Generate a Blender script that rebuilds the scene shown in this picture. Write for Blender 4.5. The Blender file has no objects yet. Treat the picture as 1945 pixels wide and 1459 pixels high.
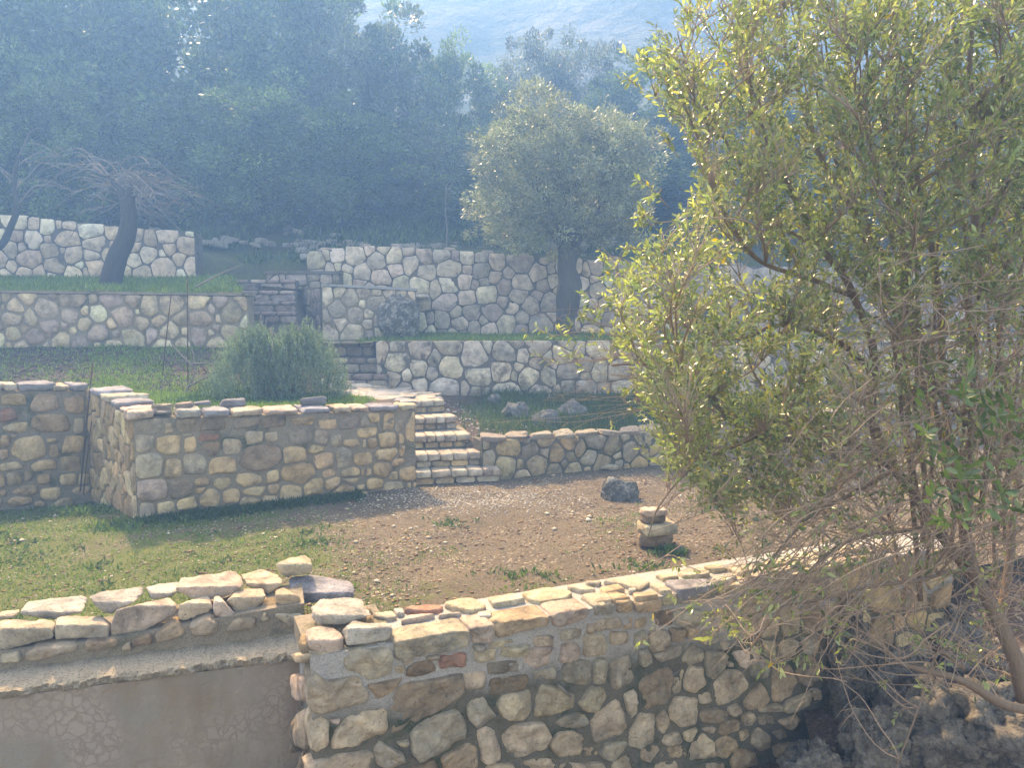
import bpy, bmesh, math, random
import numpy as np
from mathutils import Vector, Matrix, noise as mnoise
R = math.radians
sc = bpy.context.scene
COL = sc.collection
random.seed(7); rng = np.random.default_rng(7)

# ---------------------------------------------------------------- camera, sky, sun, exposure
FPX, CX, CY, HORIZON, CAMZ = 1450.0, 972.5, 729.5, 600.0, 1.8
PITCH = math.atan((CY - HORIZON) / FPX)
cam = bpy.data.cameras.new('camera'); cam.sensor_width = 36; cam.lens = 36 * FPX / 1945
cam.clip_start = 0.05; cam.clip_end = 1000
camo = bpy.data.objects.new('camera', cam); COL.objects.link(camo)
camo.location = (0, 0, CAMZ); camo.rotation_euler = (R(90) - PITCH, 0, 0)
sc.camera = camo
SUN_EL, SUN_AZ = 45.0, -27.0          # degrees; azimuth from +Y towards +X
w = bpy.data.worlds.new('World'); sc.world = w; w.use_nodes = True
wn = w.node_tree; wn.nodes.clear()
sky = wn.nodes.new('ShaderNodeTexSky'); sky.sky_type = 'NISHITA'; sky.sun_disc = False
sky.sun_elevation = R(SUN_EL); sky.sun_rotation = R(SUN_AZ); sky.air_density = 1.0; sky.dust_density = 2.0; sky.ozone_density = 0.4
bg = wn.nodes.new('ShaderNodeBackground'); bg.inputs['Strength'].default_value = 0.15
wo = wn.nodes.new('ShaderNodeOutputWorld')
wn.links.new(sky.outputs[0], bg.inputs[0]); wn.links.new(bg.outputs[0], wo.inputs[0])
sl = bpy.data.lights.new('sun', 'SUN'); sl.energy = 2.0; sl.angle = R(2.5); sl.color = (1.0, 0.93, 0.82)
so = bpy.data.objects.new('sun', sl); COL.objects.link(so)
sd = Vector((math.sin(R(SUN_AZ)) * math.cos(R(SUN_EL)), math.cos(R(SUN_AZ)) * math.cos(R(SUN_EL)), math.sin(R(SUN_EL))))
so.rotation_euler = sd.to_track_quat('Z', 'Y').to_euler(); so.location = sd * 60
sc.view_settings.view_transform = 'Standard'; sc.view_settings.look = 'None'
sc.view_settings.exposure = 2.82; sc.view_settings.gamma = 1.0; sc.view_settings.use_curve_mapping = False
sc.view_settings.use_white_balance = True; sc.view_settings.white_balance_temperature = 13600; sc.view_settings.white_balance_tint = 16
sc.render.engine = 'CYCLES'
cy = sc.cycles
cy.use_denoising = True
try: cy.denoiser = 'OPENIMAGEDENOISE'
except Exception: pass
cy.max_bounces = 6; cy.diffuse_bounces = 3; cy.glossy_bounces = 2; cy.transmission_bounces = 4; cy.volume_bounces = 1
cy.sample_clamp_indirect = 6
HAZE_DENSITY = 0.0138

# ---------------------------------------------------------------- rays through the photograph's pixels -> places
def ray(px, py):
    x = (px - CX) / FPX; u = (CY - py) / FPX; c, s = math.cos(PITCH), math.sin(PITCH)
    return Vector((x, c + s * u, -s + c * u))
def onz(px, py, z):
    r = ray(px, py); return Vector((0, 0, CAMZ)) + r * ((z - CAMZ) / r.z)
def ond(px, py, d):
    r = ray(px, py); return Vector((0, 0, CAMZ)) + r * (d / r.y)
def zat(py, d, px=972): return ond(px, py, d).z
def r6(x, y): return 500 + x / 2.7786, 1030 + y / 2.7786
def r7(x, y): return 1100 + x / 2.3018, 1030 + y / 2.3018
def r5(x, y): return x / 2.7786, 1030 + y / 2.7786
def r3(x, y): return x / 2.7786, 680 + y / 2.7786
def r4(x, y): return 600 + x / 2.7786, 700 + y / 2.7786

# ---------------------------------------------------------------- numpy noise
def _h(ix, iy, iz):
    n = (ix * 374761393 + iy * 668265263 + iz * 2147483647 * 3 + iz * 1274126177) & 0xffffffff
    n = ((n ^ (n >> 13)) * 1274126177) & 0xffffffff
    return ((n ^ (n >> 16)) & 0xffff) / 65535.0
def vn(p):
    p = np.asarray(p, float); i = np.floor(p).astype(np.int64); f = p - i; f = f * f * (3 - 2 * f)
    o = 0
    for dx in (0, 1):
        for dy in (0, 1):
            for dz in (0, 1):
                wt = (f[:, 0] if dx else 1 - f[:, 0]) * (f[:, 1] if dy else 1 - f[:, 1]) * (f[:, 2] if dz else 1 - f[:, 2])
                o = o + wt * _h(i[:, 0] + dx, i[:, 1] + dy, i[:, 2] + dz)
    return o * 2 - 1
def fbm(p, octv=3, gain=.5):
    a, s, o = 1.0, 1.0, 0
    p = np.asarray(p, float)
    for k in range(octv):
        o = o + a * vn(p * s + 17.3 * k); a *= gain; s *= 2.1
    return o

# ---------------------------------------------------------------- object helpers
def mesh_of(name, V, F, mat=None, smooth=False):
    me = bpy.data.meshes.new(name)
    if isinstance(V, np.ndarray): V = V.tolist()
    if isinstance(F, np.ndarray): F = F.tolist()
    me.from_pydata(V, [], F)
    if mat: me.materials.append(mat)
    if smooth: me.polygons.foreach_set('use_smooth', [True] * len(me.polygons))
    me.update()
    return me
def link(name, me, parent=None, loc=None, rotz=None, color=None):
    o = bpy.data.objects.new(name, me); COL.objects.link(o)
    if parent is not None: o.parent = parent
    if loc is not None: o.location = loc
    if rotz is not None: o.rotation_euler = (0, 0, rotz)
    if color is not None: o.color = (*color, 1)
    return o
def tag(o, label=None, cat=None, group=None, kind=None):
    if label: o['label'] = label
    if cat: o['category'] = cat
    if group: o['group'] = group
    if kind: o['kind'] = kind
    return o
def empty(name, loc, label, cat, group=None):
    o = bpy.data.objects.new(name, None); COL.objects.link(o); o.location = loc; o.empty_display_size = .1
    return tag(o, label, cat, group)
bpy.context.view_layer.update()
def child(name, me, par, loc, rotz=0, color=None):
    """par is an unrotated Empty: child location given in world space"""
    return link(name, me, par, Vector(loc) - par.location if par is not None else Vector(loc), rotz, color)
def solid_mesh(name, me_src, par): pass

# ---------------------------------------------------------------- materials
def newmat(name):
    m = bpy.data.materials.new(name); m.use_nodes = True; nt = m.node_tree; nt.nodes.clear()
    return m, nt
def N(nt, t, **kw):
    n = nt.nodes.new(t)
    for k, v in kw.items():
        if k in n.inputs: n.inputs[k].default_value = v
        else: setattr(n, k, v)
    return n
def L(nt, a, b): nt.links.new(a, b)
def noisen(nt, vec, scale, detail=4, rough=.6, dist=0):
    n = N(nt, 'ShaderNodeTexNoise'); n.inputs['Scale'].default_value = scale; n.inputs['Detail'].default_value = detail
    n.inputs['Roughness'].default_value = rough; n.inputs['Distortion'].default_value = dist
    if vec is not None: L(nt, vec, n.inputs['Vector'])
    return n.outputs['Fac']
def ramp(nt, fac, stops):
    r = N(nt, 'ShaderNodeValToRGB'); e = r.color_ramp.elements
    while len(e) < len(stops): e.new(0.5)
    for i, (p, c) in enumerate(stops):
        e[i].position = p; e[i].color = (*c, 1) if len(c) == 3 else (c[0],) * 3 + (1,)
    L(nt, fac, r.inputs[0]); return r.outputs[0]
def mix(nt, fac, a, b, mode='MIX'):
    m = N(nt, 'ShaderNodeMix'); m.data_type = 'RGBA'; m.blend_type = mode
    for sock, v in ((m.inputs[0], fac), (m.inputs[6], a), (m.inputs[7], b)):
        if isinstance(v, (int, float)): sock.default_value = v
        elif isinstance(v, tuple): sock.default_value = (*v, 1)
        else: L(nt, v, sock)
    return m.outputs[2]
def bump(nt, h, strength, dist, prev=None):
    b = N(nt, 'ShaderNodeBump'); b.inputs['Strength'].default_value = strength; b.inputs['Distance'].default_value = dist
    L(nt, h, b.inputs['Height'])
    if prev is not None: L(nt, prev, b.inputs['Normal'])
    return b.outputs[0]
def finish(m, nt, colr, rough=.9, normal=None, spec=.3):
    p = N(nt, 'ShaderNodeBsdfPrincipled'); o = N(nt, 'ShaderNodeOutputMaterial')
    if isinstance(colr, tuple): p.inputs['Base Color'].default_value = (*colr, 1)
    else: L(nt, colr, p.inputs['Base Color'])
    p.inputs['Roughness'].default_value = rough; p.inputs['Specular IOR Level'].default_value = spec
    if normal is not None: L(nt, normal, p.inputs['Normal'])
    L(nt, p.outputs[0], o.inputs[0]); return m
def objvec(nt, jitter=True):
    tc = N(nt, 'ShaderNodeTexCoord')
    if not jitter: return tc.outputs['Object']
    oi = N(nt, 'ShaderNodeObjectInfo'); mu = N(nt, 'ShaderNodeMath', operation='MULTIPLY'); mu.inputs[1].default_value = 57.0
    L(nt, oi.outputs['Random'], mu.inputs[0])
    va = N(nt, 'ShaderNodeVectorMath', operation='ADD'); L(nt, tc.outputs['Object'], va.inputs[0]); L(nt, mu.outputs[0], va.inputs[1])
    return va.outputs[0]
def stone_mat(name, lichen=0.0, stain=0.35, dark=(.05, .05, .048), bs=1.0):
    m, nt = newmat(name); v = objvec(nt)
    oi = N(nt, 'ShaderNodeObjectInfo')
    base = oi.outputs['Color']
    big = ramp(nt, noisen(nt, v, 7, 5, .65, .4), [(.3, (.48,)), (.5, (1.0,)), (.70, (1.35,))])
    c = mix(nt, 1.0, base, big, 'MULTIPLY')
    warm = ramp(nt, noisen(nt, v, 13, 4, .6, .8), [(.48, (0,)), (.72, (1,))])
    f = N(nt, 'ShaderNodeMath', operation='MULTIPLY'); f.inputs[1].default_value = stain; L(nt, warm, f.inputs[0])
    c = mix(nt, f.outputs[0], c, (.26, .13, .055))
    grey = ramp(nt, noisen(nt, v, 4.2, 5, .7, .3), [(.5, (0,)), (.64, (1,))])
    f2 = N(nt, 'ShaderNodeMath', operation='MULTIPLY'); f2.inputs[1].default_value = .38; L(nt, grey, f2.inputs[0])
    c = mix(nt, f2.outputs[0], c, (.19, .18, .155))
    pits = ramp(nt, noisen(nt, v, 70, 3, .7), [(.30, (.45,)), (.42, (1,))])
    c = mix(nt, 1.0, c, pits, 'MULTIPLY')
    if lichen > 0:
        tc = N(nt, 'ShaderNodeNewGeometry')
        lf = ramp(nt, noisen(nt, tc.outputs['Position'], 4.5, 6, .72, .5), [(.60 - lichen * .22, (0,)), (.74 - lichen * .18, (.85,))])
        c = mix(nt, lf, c, dark)
    n1 = bump(nt, noisen(nt, v, 15, 8, .72, .8), 1.0 * bs, .04)
    n2 = bump(nt, noisen(nt, v, 85, 5, .75), .8 * bs, .007, n1)
    return finish(m, nt, c, .93, n2, .25)
M = {}
M['stone'] = stone_mat('stone_tan')
M['stone_pale'] = stone_mat('stone_pale', 0, .12, bs=.9)
M['stone_lichen'] = stone_mat('stone_lichen', .55)
M['stone_lich2'] = stone_mat('stone_lichen_light', .30)
def mortar_mat(name, c1, c2, moss=.5, mosscol=(.035, .05, .022)):
    m, nt = newmat(name); g = N(nt, 'ShaderNodeNewGeometry'); v = g.outputs['Position']
    c = mix(nt, noisen(nt, v, 9, 6, .7), c1, c2)
    c = mix(nt, 1.0, c, ramp(nt, noisen(nt, v, 120, 3, .7), [(.3, (.6,)), (.6, (1.15,))]), 'MULTIPLY')
    mf = ramp(nt, noisen(nt, v, 2.3, 5, .7, .6), [(.56 - moss * .15, (0,)), (.72 - moss * .12, (.9,))])
    c = mix(nt, mf, c, mosscol)
    n1 = bump(nt, noisen(nt, v, 22, 6, .7), .9, .02); n2 = bump(nt, noisen(nt, v, 130, 3, .7), .6, .005, n1)
    return finish(m, nt, c, .95, n2, .2)
M['mortar_light'] = mortar_mat('mortar_light', (.23, .225, .215), (.34, .335, .32), .0)
M['mortar_dark'] = mortar_mat('mortar_dark', (.085, .078, .062), (.16, .145, .115), .45)
M['mortar_mid'] = mortar_mat('mortar_mid', (.175, .145, .105), (.28, .235, .175), .25)
M['mortar_far'] = mortar_mat('mortar_far', (.10, .085, .07), (.16, .135, .11), .1)
# front wall mortar: grey above, dark mossy below (old wall raised with new courses)
def front_mortar():
    m, nt = newmat('front_wall_mortar'); g = N(nt, 'ShaderNodeNewGeometry'); v = g.outputs['Position']
    sx = N(nt, 'ShaderNodeSeparateXYZ'); L(nt, v, sx.inputs[0])
    nz = noisen(nt, v, 3, 5, .7)
    a = N(nt, 'ShaderNodeMath', operation='MULTIPLY_ADD'); L(nt, nz, a.inputs[0]); a.inputs[1].default_value = .35; L(nt, sx.outputs['Z'], a.inputs[2])
    hi = ramp(nt, a.outputs[0], [(.10, (0,)), (.24, (1,))])
    light = mix(nt, noisen(nt, v, 14, 5, .7), (.27, .255, .235), (.39, .375, .35))
    dark = mix(nt, noisen(nt, v, 8, 5, .7), (.085, .076, .058), (.165, .148, .11))
    moss = ramp(nt, noisen(nt, v, 3.5, 5, .7), [(.5, (0,)), (.62, (.8,))])
    dark = mix(nt, moss, dark, (.03, .045, .02))
    c = mix(nt, hi, dark, light)
    c = mix(nt, 1.0, c, ramp(nt, noisen(nt, v, 130, 3, .7), [(.3, (.65,)), (.6, (1.12,))]), 'MULTIPLY')
    n1 = bump(nt, noisen(nt, v, 25, 6, .7), .9, .018); n2 = bump(nt, noisen(nt, v, 150, 3, .7), .6, .004, n1)
    return finish(m, nt, c, .95, n2, .2)
M['front_mortar'] = front_mortar()

def ground_mat(name, greenness=.5, gravel=True, soil1=(.11, .062, .035), soil2=(.21, .13, .078), ped=False):
    m, nt = newmat(name); g = N(nt, 'ShaderNodeNewGeometry'); v = g.outputs['Position']
    c = mix(nt, noisen(nt, v, 1.3, 6, .7), soil1, soil2)
    fine = noisen(nt, v, 55, 4, .75)
    c = mix(nt, 1.0, c, ramp(nt, fine, [(.32, (.45,)), (.5, (1,)), (.68, (1.6,))]), 'MULTIPLY')
    if gravel:
        vo = N(nt, 'ShaderNodeTexVoronoi'); vo.inputs['Scale'].default_value = 55; L(nt, v, vo.inputs['Vector'])
        spk = ramp(nt, vo.outputs['Color'], [(.74, (0,)), (.82, (1,))])
        msk = ramp(nt, noisen(nt, v, 1.7, 4, .6), [(.45, (0.05,)), (.66, (1,))])
        mm = mix(nt, 1.0, spk, msk, 'MULTIPLY')
        c = mix(nt, mm, c, (.36, .30, .22))
    at = N(nt, 'ShaderNodeAttribute'); at.attribute_name = 'green'
    nz = noisen(nt, v, 5.5, 6, .75)
    ad = N(nt, 'ShaderNodeMath', operation='MULTIPLY_ADD'); L(nt, nz, ad.inputs[0]); ad.inputs[1].default_value = .9; L(nt, at.outputs['Fac'], ad.inputs[2])
    gf = ramp(nt, ad.outputs[0], [(.82, (0,)), (1.05, (.85,))])
    gcol = mix(nt, noisen(nt, v, 30, 4, .7), (.05, .075, .018), (.12, .14, .035))
    c = mix(nt, gf, c, gcol)
    n1 = bump(nt, noisen(nt, v, 12, 6, .75), .8, .03); n2 = bump(nt, noisen(nt, v, 70, 4, .75), .9, .012, n1)
    return finish(m, nt, c, .95, n2, .2)
M['court'] = ground_mat('court_soil', soil1=(.064, .050, .034), soil2=(.155, .120, .080))
M['bed'] = ground_mat('bed_soil', gravel=False, soil1=(.055, .038, .03), soil2=(.11, .08, .06))
M['slope'] = ground_mat('slope_soil', gravel=True, soil1=(.07, .045, .03), soil2=(.14, .09, .06))
M['woodfloor'] = ground_mat('wood_floor', gravel=False, soil1=(.05, .045, .03), soil2=(.10, .09, .06))

def render_mat():
    m, nt = newmat('lime_render'); g = N(nt, 'ShaderNodeNewGeometry'); v = g.outputs['Position']
    c = mix(nt, noisen(nt, v, 4.5, 9, .78), (.175, .135, .10), (.31, .262, .205))
    stc = N(nt, 'ShaderNodeMapping'); stc.inputs['Scale'].default_value = (1, 1, .25); L(nt, v, stc.inputs[0])
    c = mix(nt, ramp(nt, noisen(nt, stc.outputs[0], 3.3, 4, .6), [(.5, (0,)), (.68, (.75,))]), c, (.20, .135, .085))
    c = mix(nt, ramp(nt, noisen(nt, v, 1.9, 4, .6), [(.48, (0,)), (.66, (.65,))]), c, (.20, .19, .16))
    wv = N(nt, 'ShaderNodeVectorMath', operation='SCALE'); nn = N(nt, 'ShaderNodeTexNoise'); nn.inputs['Scale'].default_value = 14; L(nt, v, nn.inputs['Vector'])
    L(nt, nn.outputs['Color'], wv.inputs[0]); wv.inputs['Scale'].default_value = .09
    av = N(nt, 'ShaderNodeVectorMath', operation='ADD'); L(nt, v, av.inputs[0]); L(nt, wv.outputs[0], av.inputs[1])
    vo = N(nt, 'ShaderNodeTexVoronoi'); vo.feature = 'DISTANCE_TO_EDGE'; vo.inputs['Scale'].default_value = 19; L(nt, av.outputs[0], vo.inputs['Vector'])
    crack = ramp(nt, vo.outputs['Distance'], [(0.0, (1,)), (.10, (.35,)), (.2, (0,))])
    area = ramp(nt, noisen(nt, v, 1.8, 3, .6), [(.50, (0,)), (.62, (1,))])
    cm = mix(nt, 1.0, crack, area, 'MULTIPLY')
    cf = N(nt, 'ShaderNodeMath', operation='MULTIPLY'); L(nt, cm, cf.inputs[0]); cf.inputs[1].default_value = .5
    pale = N(nt, 'ShaderNodeMath', operation='MULTIPLY'); L(nt, area, pale.inputs[0]); pale.inputs[1].default_value = .4
    c = mix(nt, pale.outputs[0], c, (.37, .30, .25))
    c = mix(nt, cf.outputs[0], c, (.15, .10, .07))
    n0 = bump(nt, cm, -1.0, .012); n1 = bump(nt, noisen(nt, v, 6, 7, .65), .7, .03, n0); n2 = bump(nt, noisen(nt, v, 60, 4, .7), .6, .005, n1)
    return finish(m, nt, c, .9, n2, .3)
M['render'] = render_mat()
def concrete_mat():
    m, nt = newmat('rough_concrete'); g = N(nt, 'ShaderNodeNewGeometry'); v = g.outputs['Position']
    c = mix(nt, noisen(nt, v, 5, 5, .7), (.40, .33, .235), (.58, .49, .37))
    c = mix(nt, ramp(nt, noisen(nt, v, 90, 3, .8), [(.35, (.8,)), (.5, (0,))]), c, (.12, .11, .08))
    n1 = bump(nt, noisen(nt, v, 24, 8, .8), 1, .035); n2 = bump(nt, noisen(nt, v, 140, 3, .7), .8, .006, n1)
    return finish(m, nt, c, .95, n2, .2)
M['concrete'] = concrete_mat()
def boulder_mat(name, a, b, lich):
    m, nt = newmat(name); v = objvec(nt)
    c = mix(nt, noisen(nt, v, 3.5, 6, .75, .5), a, b)
    c = mix(nt, ramp(nt, noisen(nt, v, 9, 6, .8, .4), [(.52, (0,)), (.60, (.9,))]), c, lich)
    c = mix(nt, 1.0, c, ramp(nt, noisen(nt, v, 45, 5, .75), [(.35, (.5,)), (.6, (1.15,))]), 'MULTIPLY')
    n1 = bump(nt, noisen(nt, v, 9, 7, .75, .5), 1, .05); n2 = bump(nt, noisen(nt, v, 60, 4, .7), .8, .008, n1)
    return finish(m, nt, c, .95, n2, .2)
M['boulder_dark'] = boulder_mat('boulder_dark', (.05, .052, .046), (.16, .155, .14), (.34, .33, .29))
M['boulder_mid'] = boulder_mat('boulder_mid', (.10, .098, .09), (.21, .20, .18), (.28, .27, .24))
M['boulder_grey'] = boulder_mat('boulder_grey', (.11, .10, .085), (.29, .26, .215), (.055, .054, .047))
def bark_mat(name, a, b, sc_=1.0):
    m, nt = newmat(name); v = objvec(nt)
    mp = N(nt, 'ShaderNodeMapping'); mp.inputs['Scale'].default_value = (1, 1, .22); L(nt, v, mp.inputs[0])
    n = noisen(nt, mp.outputs[0], 22 * sc_, 6, .7, .5)
    c = mix(nt, n, a, b)
    return finish(m, nt, c, .9, bump(nt, n, .9, .03 / sc_), .2)
M['bark_dark'] = bark_mat('bark_dark', (.018, .015, .014), (.07, .06, .055))
M['bark_olive'] = bark_mat('bark_olive', (.03, .026, .022), (.13, .115, .095))
M['bark_bush'] = bark_mat('bark_bush', (.12, .085, .06), (.28, .205, .15), 2.5)
M['twig'] = bark_mat('twig_bark', (.20, .14, .10), (.44, .33, .25), 4)
M['twig_grey'] = bark_mat('twig_grey', (.12, .105, .095), (.26, .235, .21), 4)
M['rust'] = bark_mat('rusty_iron', (.05, .028, .018), (.13, .07, .045), 6)
def leaf_mat(name, transl=.38, rough=.38, spec=.5, attr=True, col=(.1, .12, .04)):
    m, nt = newmat(name)
    if attr:
        at = N(nt, 'ShaderNodeAttribute'); at.attribute_name = 'tint'; c = at.outputs['Color']
    else:
        oi = N(nt, 'ShaderNodeObjectInfo'); c = oi.outputs['Color']
    p = N(nt, 'ShaderNodeBsdfPrincipled'); L(nt, c, p.inputs['Base Color']); p.inputs['Roughness'].default_value = rough
    p.inputs['Specular IOR Level'].default_value = spec
    t = N(nt, 'ShaderNodeBsdfTranslucent'); L(nt, mix(nt, 1.0, c, (1.12, 1.22, .78), 'MULTIPLY'), t.inputs[0])
    ms = N(nt, 'ShaderNodeMixShader'); ms.inputs[0].default_value = transl; L(nt, p.outputs[0], ms.inputs[1]); L(nt, t.outputs[0], ms.inputs[2])
    o = N(nt, 'ShaderNodeOutputMaterial'); L(nt, ms.outputs[0], o.inputs[0]); return m
M['leaf'] = leaf_mat('leaf_mass', .45, .25, .7); M['leaf_one'] = leaf_mat('leaf_single', .45, .25, .7, attr=False)
M['leaf_far'] = leaf_mat('leaf_far', .3, .45, .5)
M['grass'] = leaf_mat('grass_blades', .35, .6, .2)
def flat_mat(name, col, rough=.8):
    m, nt = newmat(name); v = objvec(nt)
    c = mix(nt, noisen(nt, v, 20, 3), tuple(x * .7 for x in col), col)
    return finish(m, nt, c, rough)

# ---------------------------------------------------------------- stones
TAN = [tuple(min(.64, x_ * k_) for x_, k_ in zip(c_, (1.18, 1.10, .98))) for c_ in [(.50, .39, .245), (.45, .33, .20), (.53, .42, .27), (.41, .315, .20), (.48, .35, .225), (.44, .355, .245), (.39, .285, .17), (.52, .40, .275), (.34, .265, .175)]]
PALE = [(.48, .41, .31), (.46, .38, .285), (.50, .44, .35), (.43, .36, .275), (.46, .385, .315)]
CODE = {'r': (.37, .19, .13), 'o': (.46, .33, .21), 'p': (.50, .38, .30), 'g': (.39, .335, .25), 'd': (.29, .22, .15), 'c': (.45, .38, .28),
        'y': (.47, .39, .26), 'b': (.27, .19, .12), 'w': (.44, .40, .34), 's': (.27, .26, .27), 't': (.52, .41, .29)}
def jit(c, a=.06):
    k = 1 + random.uniform(-a, a) * 1.6
    return tuple(min(.7, max(.01, x * k * (1 + random.uniform(-a, a) * .22))) for x in c)
def chaikin(P, it=1, q=.25):
    for _ in range(it):
        A = P; B = np.roll(P, -1, 0); P = np.empty((2 * len(A), 2)); P[0::2] = A * (1 - q) + B * q; P[1::2] = A * q + B * (1 - q)
    return P
def resample(P, n):
    Q = np.vstack([P, P[:1]]); d = np.linalg.norm(np.diff(Q, axis=0), axis=1); s = np.r_[0, np.cumsum(d)]
    t = np.linspace(0, s[-1], n, endpoint=False)
    return np.c_[np.interp(t, s, Q[:, 0]), np.interp(t, s, Q[:, 1])]
def area(P): return .5 * np.sum(P[:, 0] * np.roll(P[:, 1], -1) - np.roll(P[:, 0], -1) * P[:, 1])
def stone_mesh(poly, proud=.02, back=.05, lod=1, bevel=.012, rough=.008, mat='stone', sharp=.13, edge_jit=.06, horizontal=False, hard=True):
    """outline in the face plane (x, z), centred; +y runs into the wall"""
    P = np.array(poly, float)
    if area(P) < 0: P = P[::-1]
    sz = math.sqrt(abs(area(P)))
    P = P if lod == 0 and len(P) > 5 else chaikin(P, 1, sharp)
    if lod > 0 and not hard: P = chaikin(P, 1, .2)
    n = {0: 12, 1: 20, 2: 36}[lod]
    P = resample(P, n); c = P.mean(0); seed = random.random() * 100
    rad = np.linalg.norm(P - c, axis=1, keepdims=True)
    q = np.c_[P * (3.5 / max(sz, .05)), np.full(n, seed)]
    P = c + (P - c) * (1 + edge_jit * (fbm(q, 3)[:, None]))
    b = min(bevel, sz * .10); rb = b / max(sz * .5, .01)
    if lod == 0: rings = [(1, back), (1.0, -proud * .45), (1 - rb * 1.3, -proud)]
    elif lod == 1: rings = [(1, back), (1.0, -proud * .25), (1 - rb * .5, -proud * .75), (1 - rb * 1.6, -proud), (.55, -proud * 1.08)]
    else: rings = [(1, back), (1, back * .5), (1.0, -proud * .1), (1 - rb * .25, -proud * .55), (1 - rb * .8, -proud * .88), (1 - rb * 1.7, -proud)] + [((1 - rb * 1.7) * q_, -proud * (1.12 - .1 * q_)) for q_ in (.85, .68, .5, .32, .15)]
    V = []
    for s, y in rings:
        p = c + (P - c) * s; V.append(np.c_[p[:, 0], np.full(n, y), p[:, 1]])
    V.append(np.array([[c[0], -proud * 1.1, c[1]]])); V = np.vstack(V)
    front = V[:, 1] < -proud * .4
    if lod == 2: nzr = -.9 * np.abs(fbm(np.c_[V[:, 0] * 7 + 9, V[:, 2] * 7, np.full(len(V), seed)], 3, .6)) + .35
    tx, tz = random.uniform(-.09, .09), random.uniform(-.09, .09)
    nz = fbm(np.c_[V[:, 0] * 9, V[:, 2] * 9, np.full(len(V), seed)], 4, .62)
    if lod == 2: nz = nz * .8 + nzr
    V[:, 1] += np.where(front, nz * rough + (V[:, 0] - c[0]) * tx + (V[:, 2] - c[1]) * tz, 0)
    if lod == 2:
        nx = fbm(np.c_[V[:, 0] * 14, V[:, 1] * 14, V[:, 2] * 14 + seed], 3)
        V[:, 0] += nx * .006; V[:, 2] += fbm(np.c_[V[:, 2] * 14, V[:, 0] * 14, V[:, 1] * 14 + seed], 3) * .004
    F = []
    for r in range(len(rings) - 1):
        for i in range(n):
            j = (i + 1) % n; F.append((r * n + i, r * n + j, (r + 1) * n + j, (r + 1) * n + i))
    k = len(rings) - 1; m_ = len(V) - 1
    for i in range(n): F.append((k * n + i, k * n + (i + 1) % n, m_))
    if horizontal: V = np.c_[V[:, 0], V[:, 2], -V[:, 1]]
    return mesh_of('stone', V, F, M[mat], True)

def clip(P, nrm, d):
    out = []
    for i in range(len(P)):
        a, b = P[i], P[(i + 1) % len(P)]
        da, db = a[0] * nrm[0] + a[1] * nrm[1] - d, b[0] * nrm[0] + b[1] * nrm[1] - d
        if da <= 0: out.append(a)
        if (da < 0 < db) or (db < 0 < da):
            t = da / (da - db); out.append((a[0] + (b[0] - a[0]) * t, a[1] + (b[1] - a[1]) * t))
    return out
def cells(seeds, gap, dom=None, box=True, block=1.45):
    """seeds: (u, v, w, h); returns polygons that never overlap, gap wide joints"""
    out = []
    A = np.array([s[:4] for s in seeds], float)
    for i, (u, v, w_, h_) in enumerate(A):
        if box:
            a, b_ = w_ / 2 * 1.04, h_ / 2 * 1.04; k = random.uniform(.55, .9)
            P = [(u - a, v - b_ * k), (u - a * k, v - b_), (u + a * k, v - b_), (u + a, v - b_ * k), (u + a, v + b_ * k), (u + a * k, v + b_), (u - a * k, v + b_), (u - a, v + b_ * k)]
            P = [(x + random.uniform(-.13, .10) * w_ * (1 if x > u else -1), y + random.uniform(-.13, .10) * h_ * (1 if y > v else -1)) for x, y in P]
        else:
            a, b_ = w_ * 1.05, h_ * 1.05
            P = [(u - a, v - b_), (u + a, v - b_), (u + a, v + b_), (u - a, v + b_)]
        D = A[:, :2] - A[i, :2]; dist = np.hypot(D[:, 0], D[:, 1])
        for j in np.argsort(dist)[1:24]:
            dx, dy = D[j] / max(dist[j], 1e-6)
            ex, ey = math.copysign(abs(dx) ** block, dx), math.copysign(abs(dy) ** block, dy); el_ = math.hypot(ex, ey); ex /= el_; ey /= el_
            sup = lambda q: 1 / math.sqrt((dx / (q[2] / 2)) ** 2 + (dy / (q[3] / 2)) ** 2)
            t = sup(A[i]) / (sup(A[i]) + sup(A[j]))
            dd = ex * (u + dx * dist[j] * t) + ey * (v + dy * dist[j] * t) - gap / 2
            P = clip(P, (ex, ey), dd)
            if len(P) < 3: break
        if dom and len(P) >= 3:
            for nrm, d in dom(u, v): 
                P = clip(P, nrm, d)
                if len(P) < 3: break
        out.append(P if len(P) >= 3 and abs(area(np.array(P))) > 1e-4 else None)
    return out
def darts(L_, zlo, zhi, rmin, rmax, asp=1.25, tries=5000):
    """stone centres: big ones first, smaller ones in the gaps"""
    S = []
    for k in range(tries):
        t = k / tries; r = (rmax * (1 - t) ** 1.2 + rmin * (1 - (1 - t) ** 1.2)) * random.uniform(.85, 1.15)
        u = random.uniform(0, L_); lo, hi = zlo(u), zhi(u)
        if hi - lo < r * .8: continue
        v = random.uniform(lo + r * .45, hi - r * .45)
        a = asp * random.uniform(.62, 1.5)
        ok = True
        for (x, y, w_, h_) in S:
            rr = h_ / 2
            if ((u - x) / ((a + w_ / h_) / 2)) ** 2 + (v - y) ** 2 < ((r + rr) * .80) ** 2: ok = False; break
        if ok: S.append((u, v, 2 * r * a, 2 * r))
    return S
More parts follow.
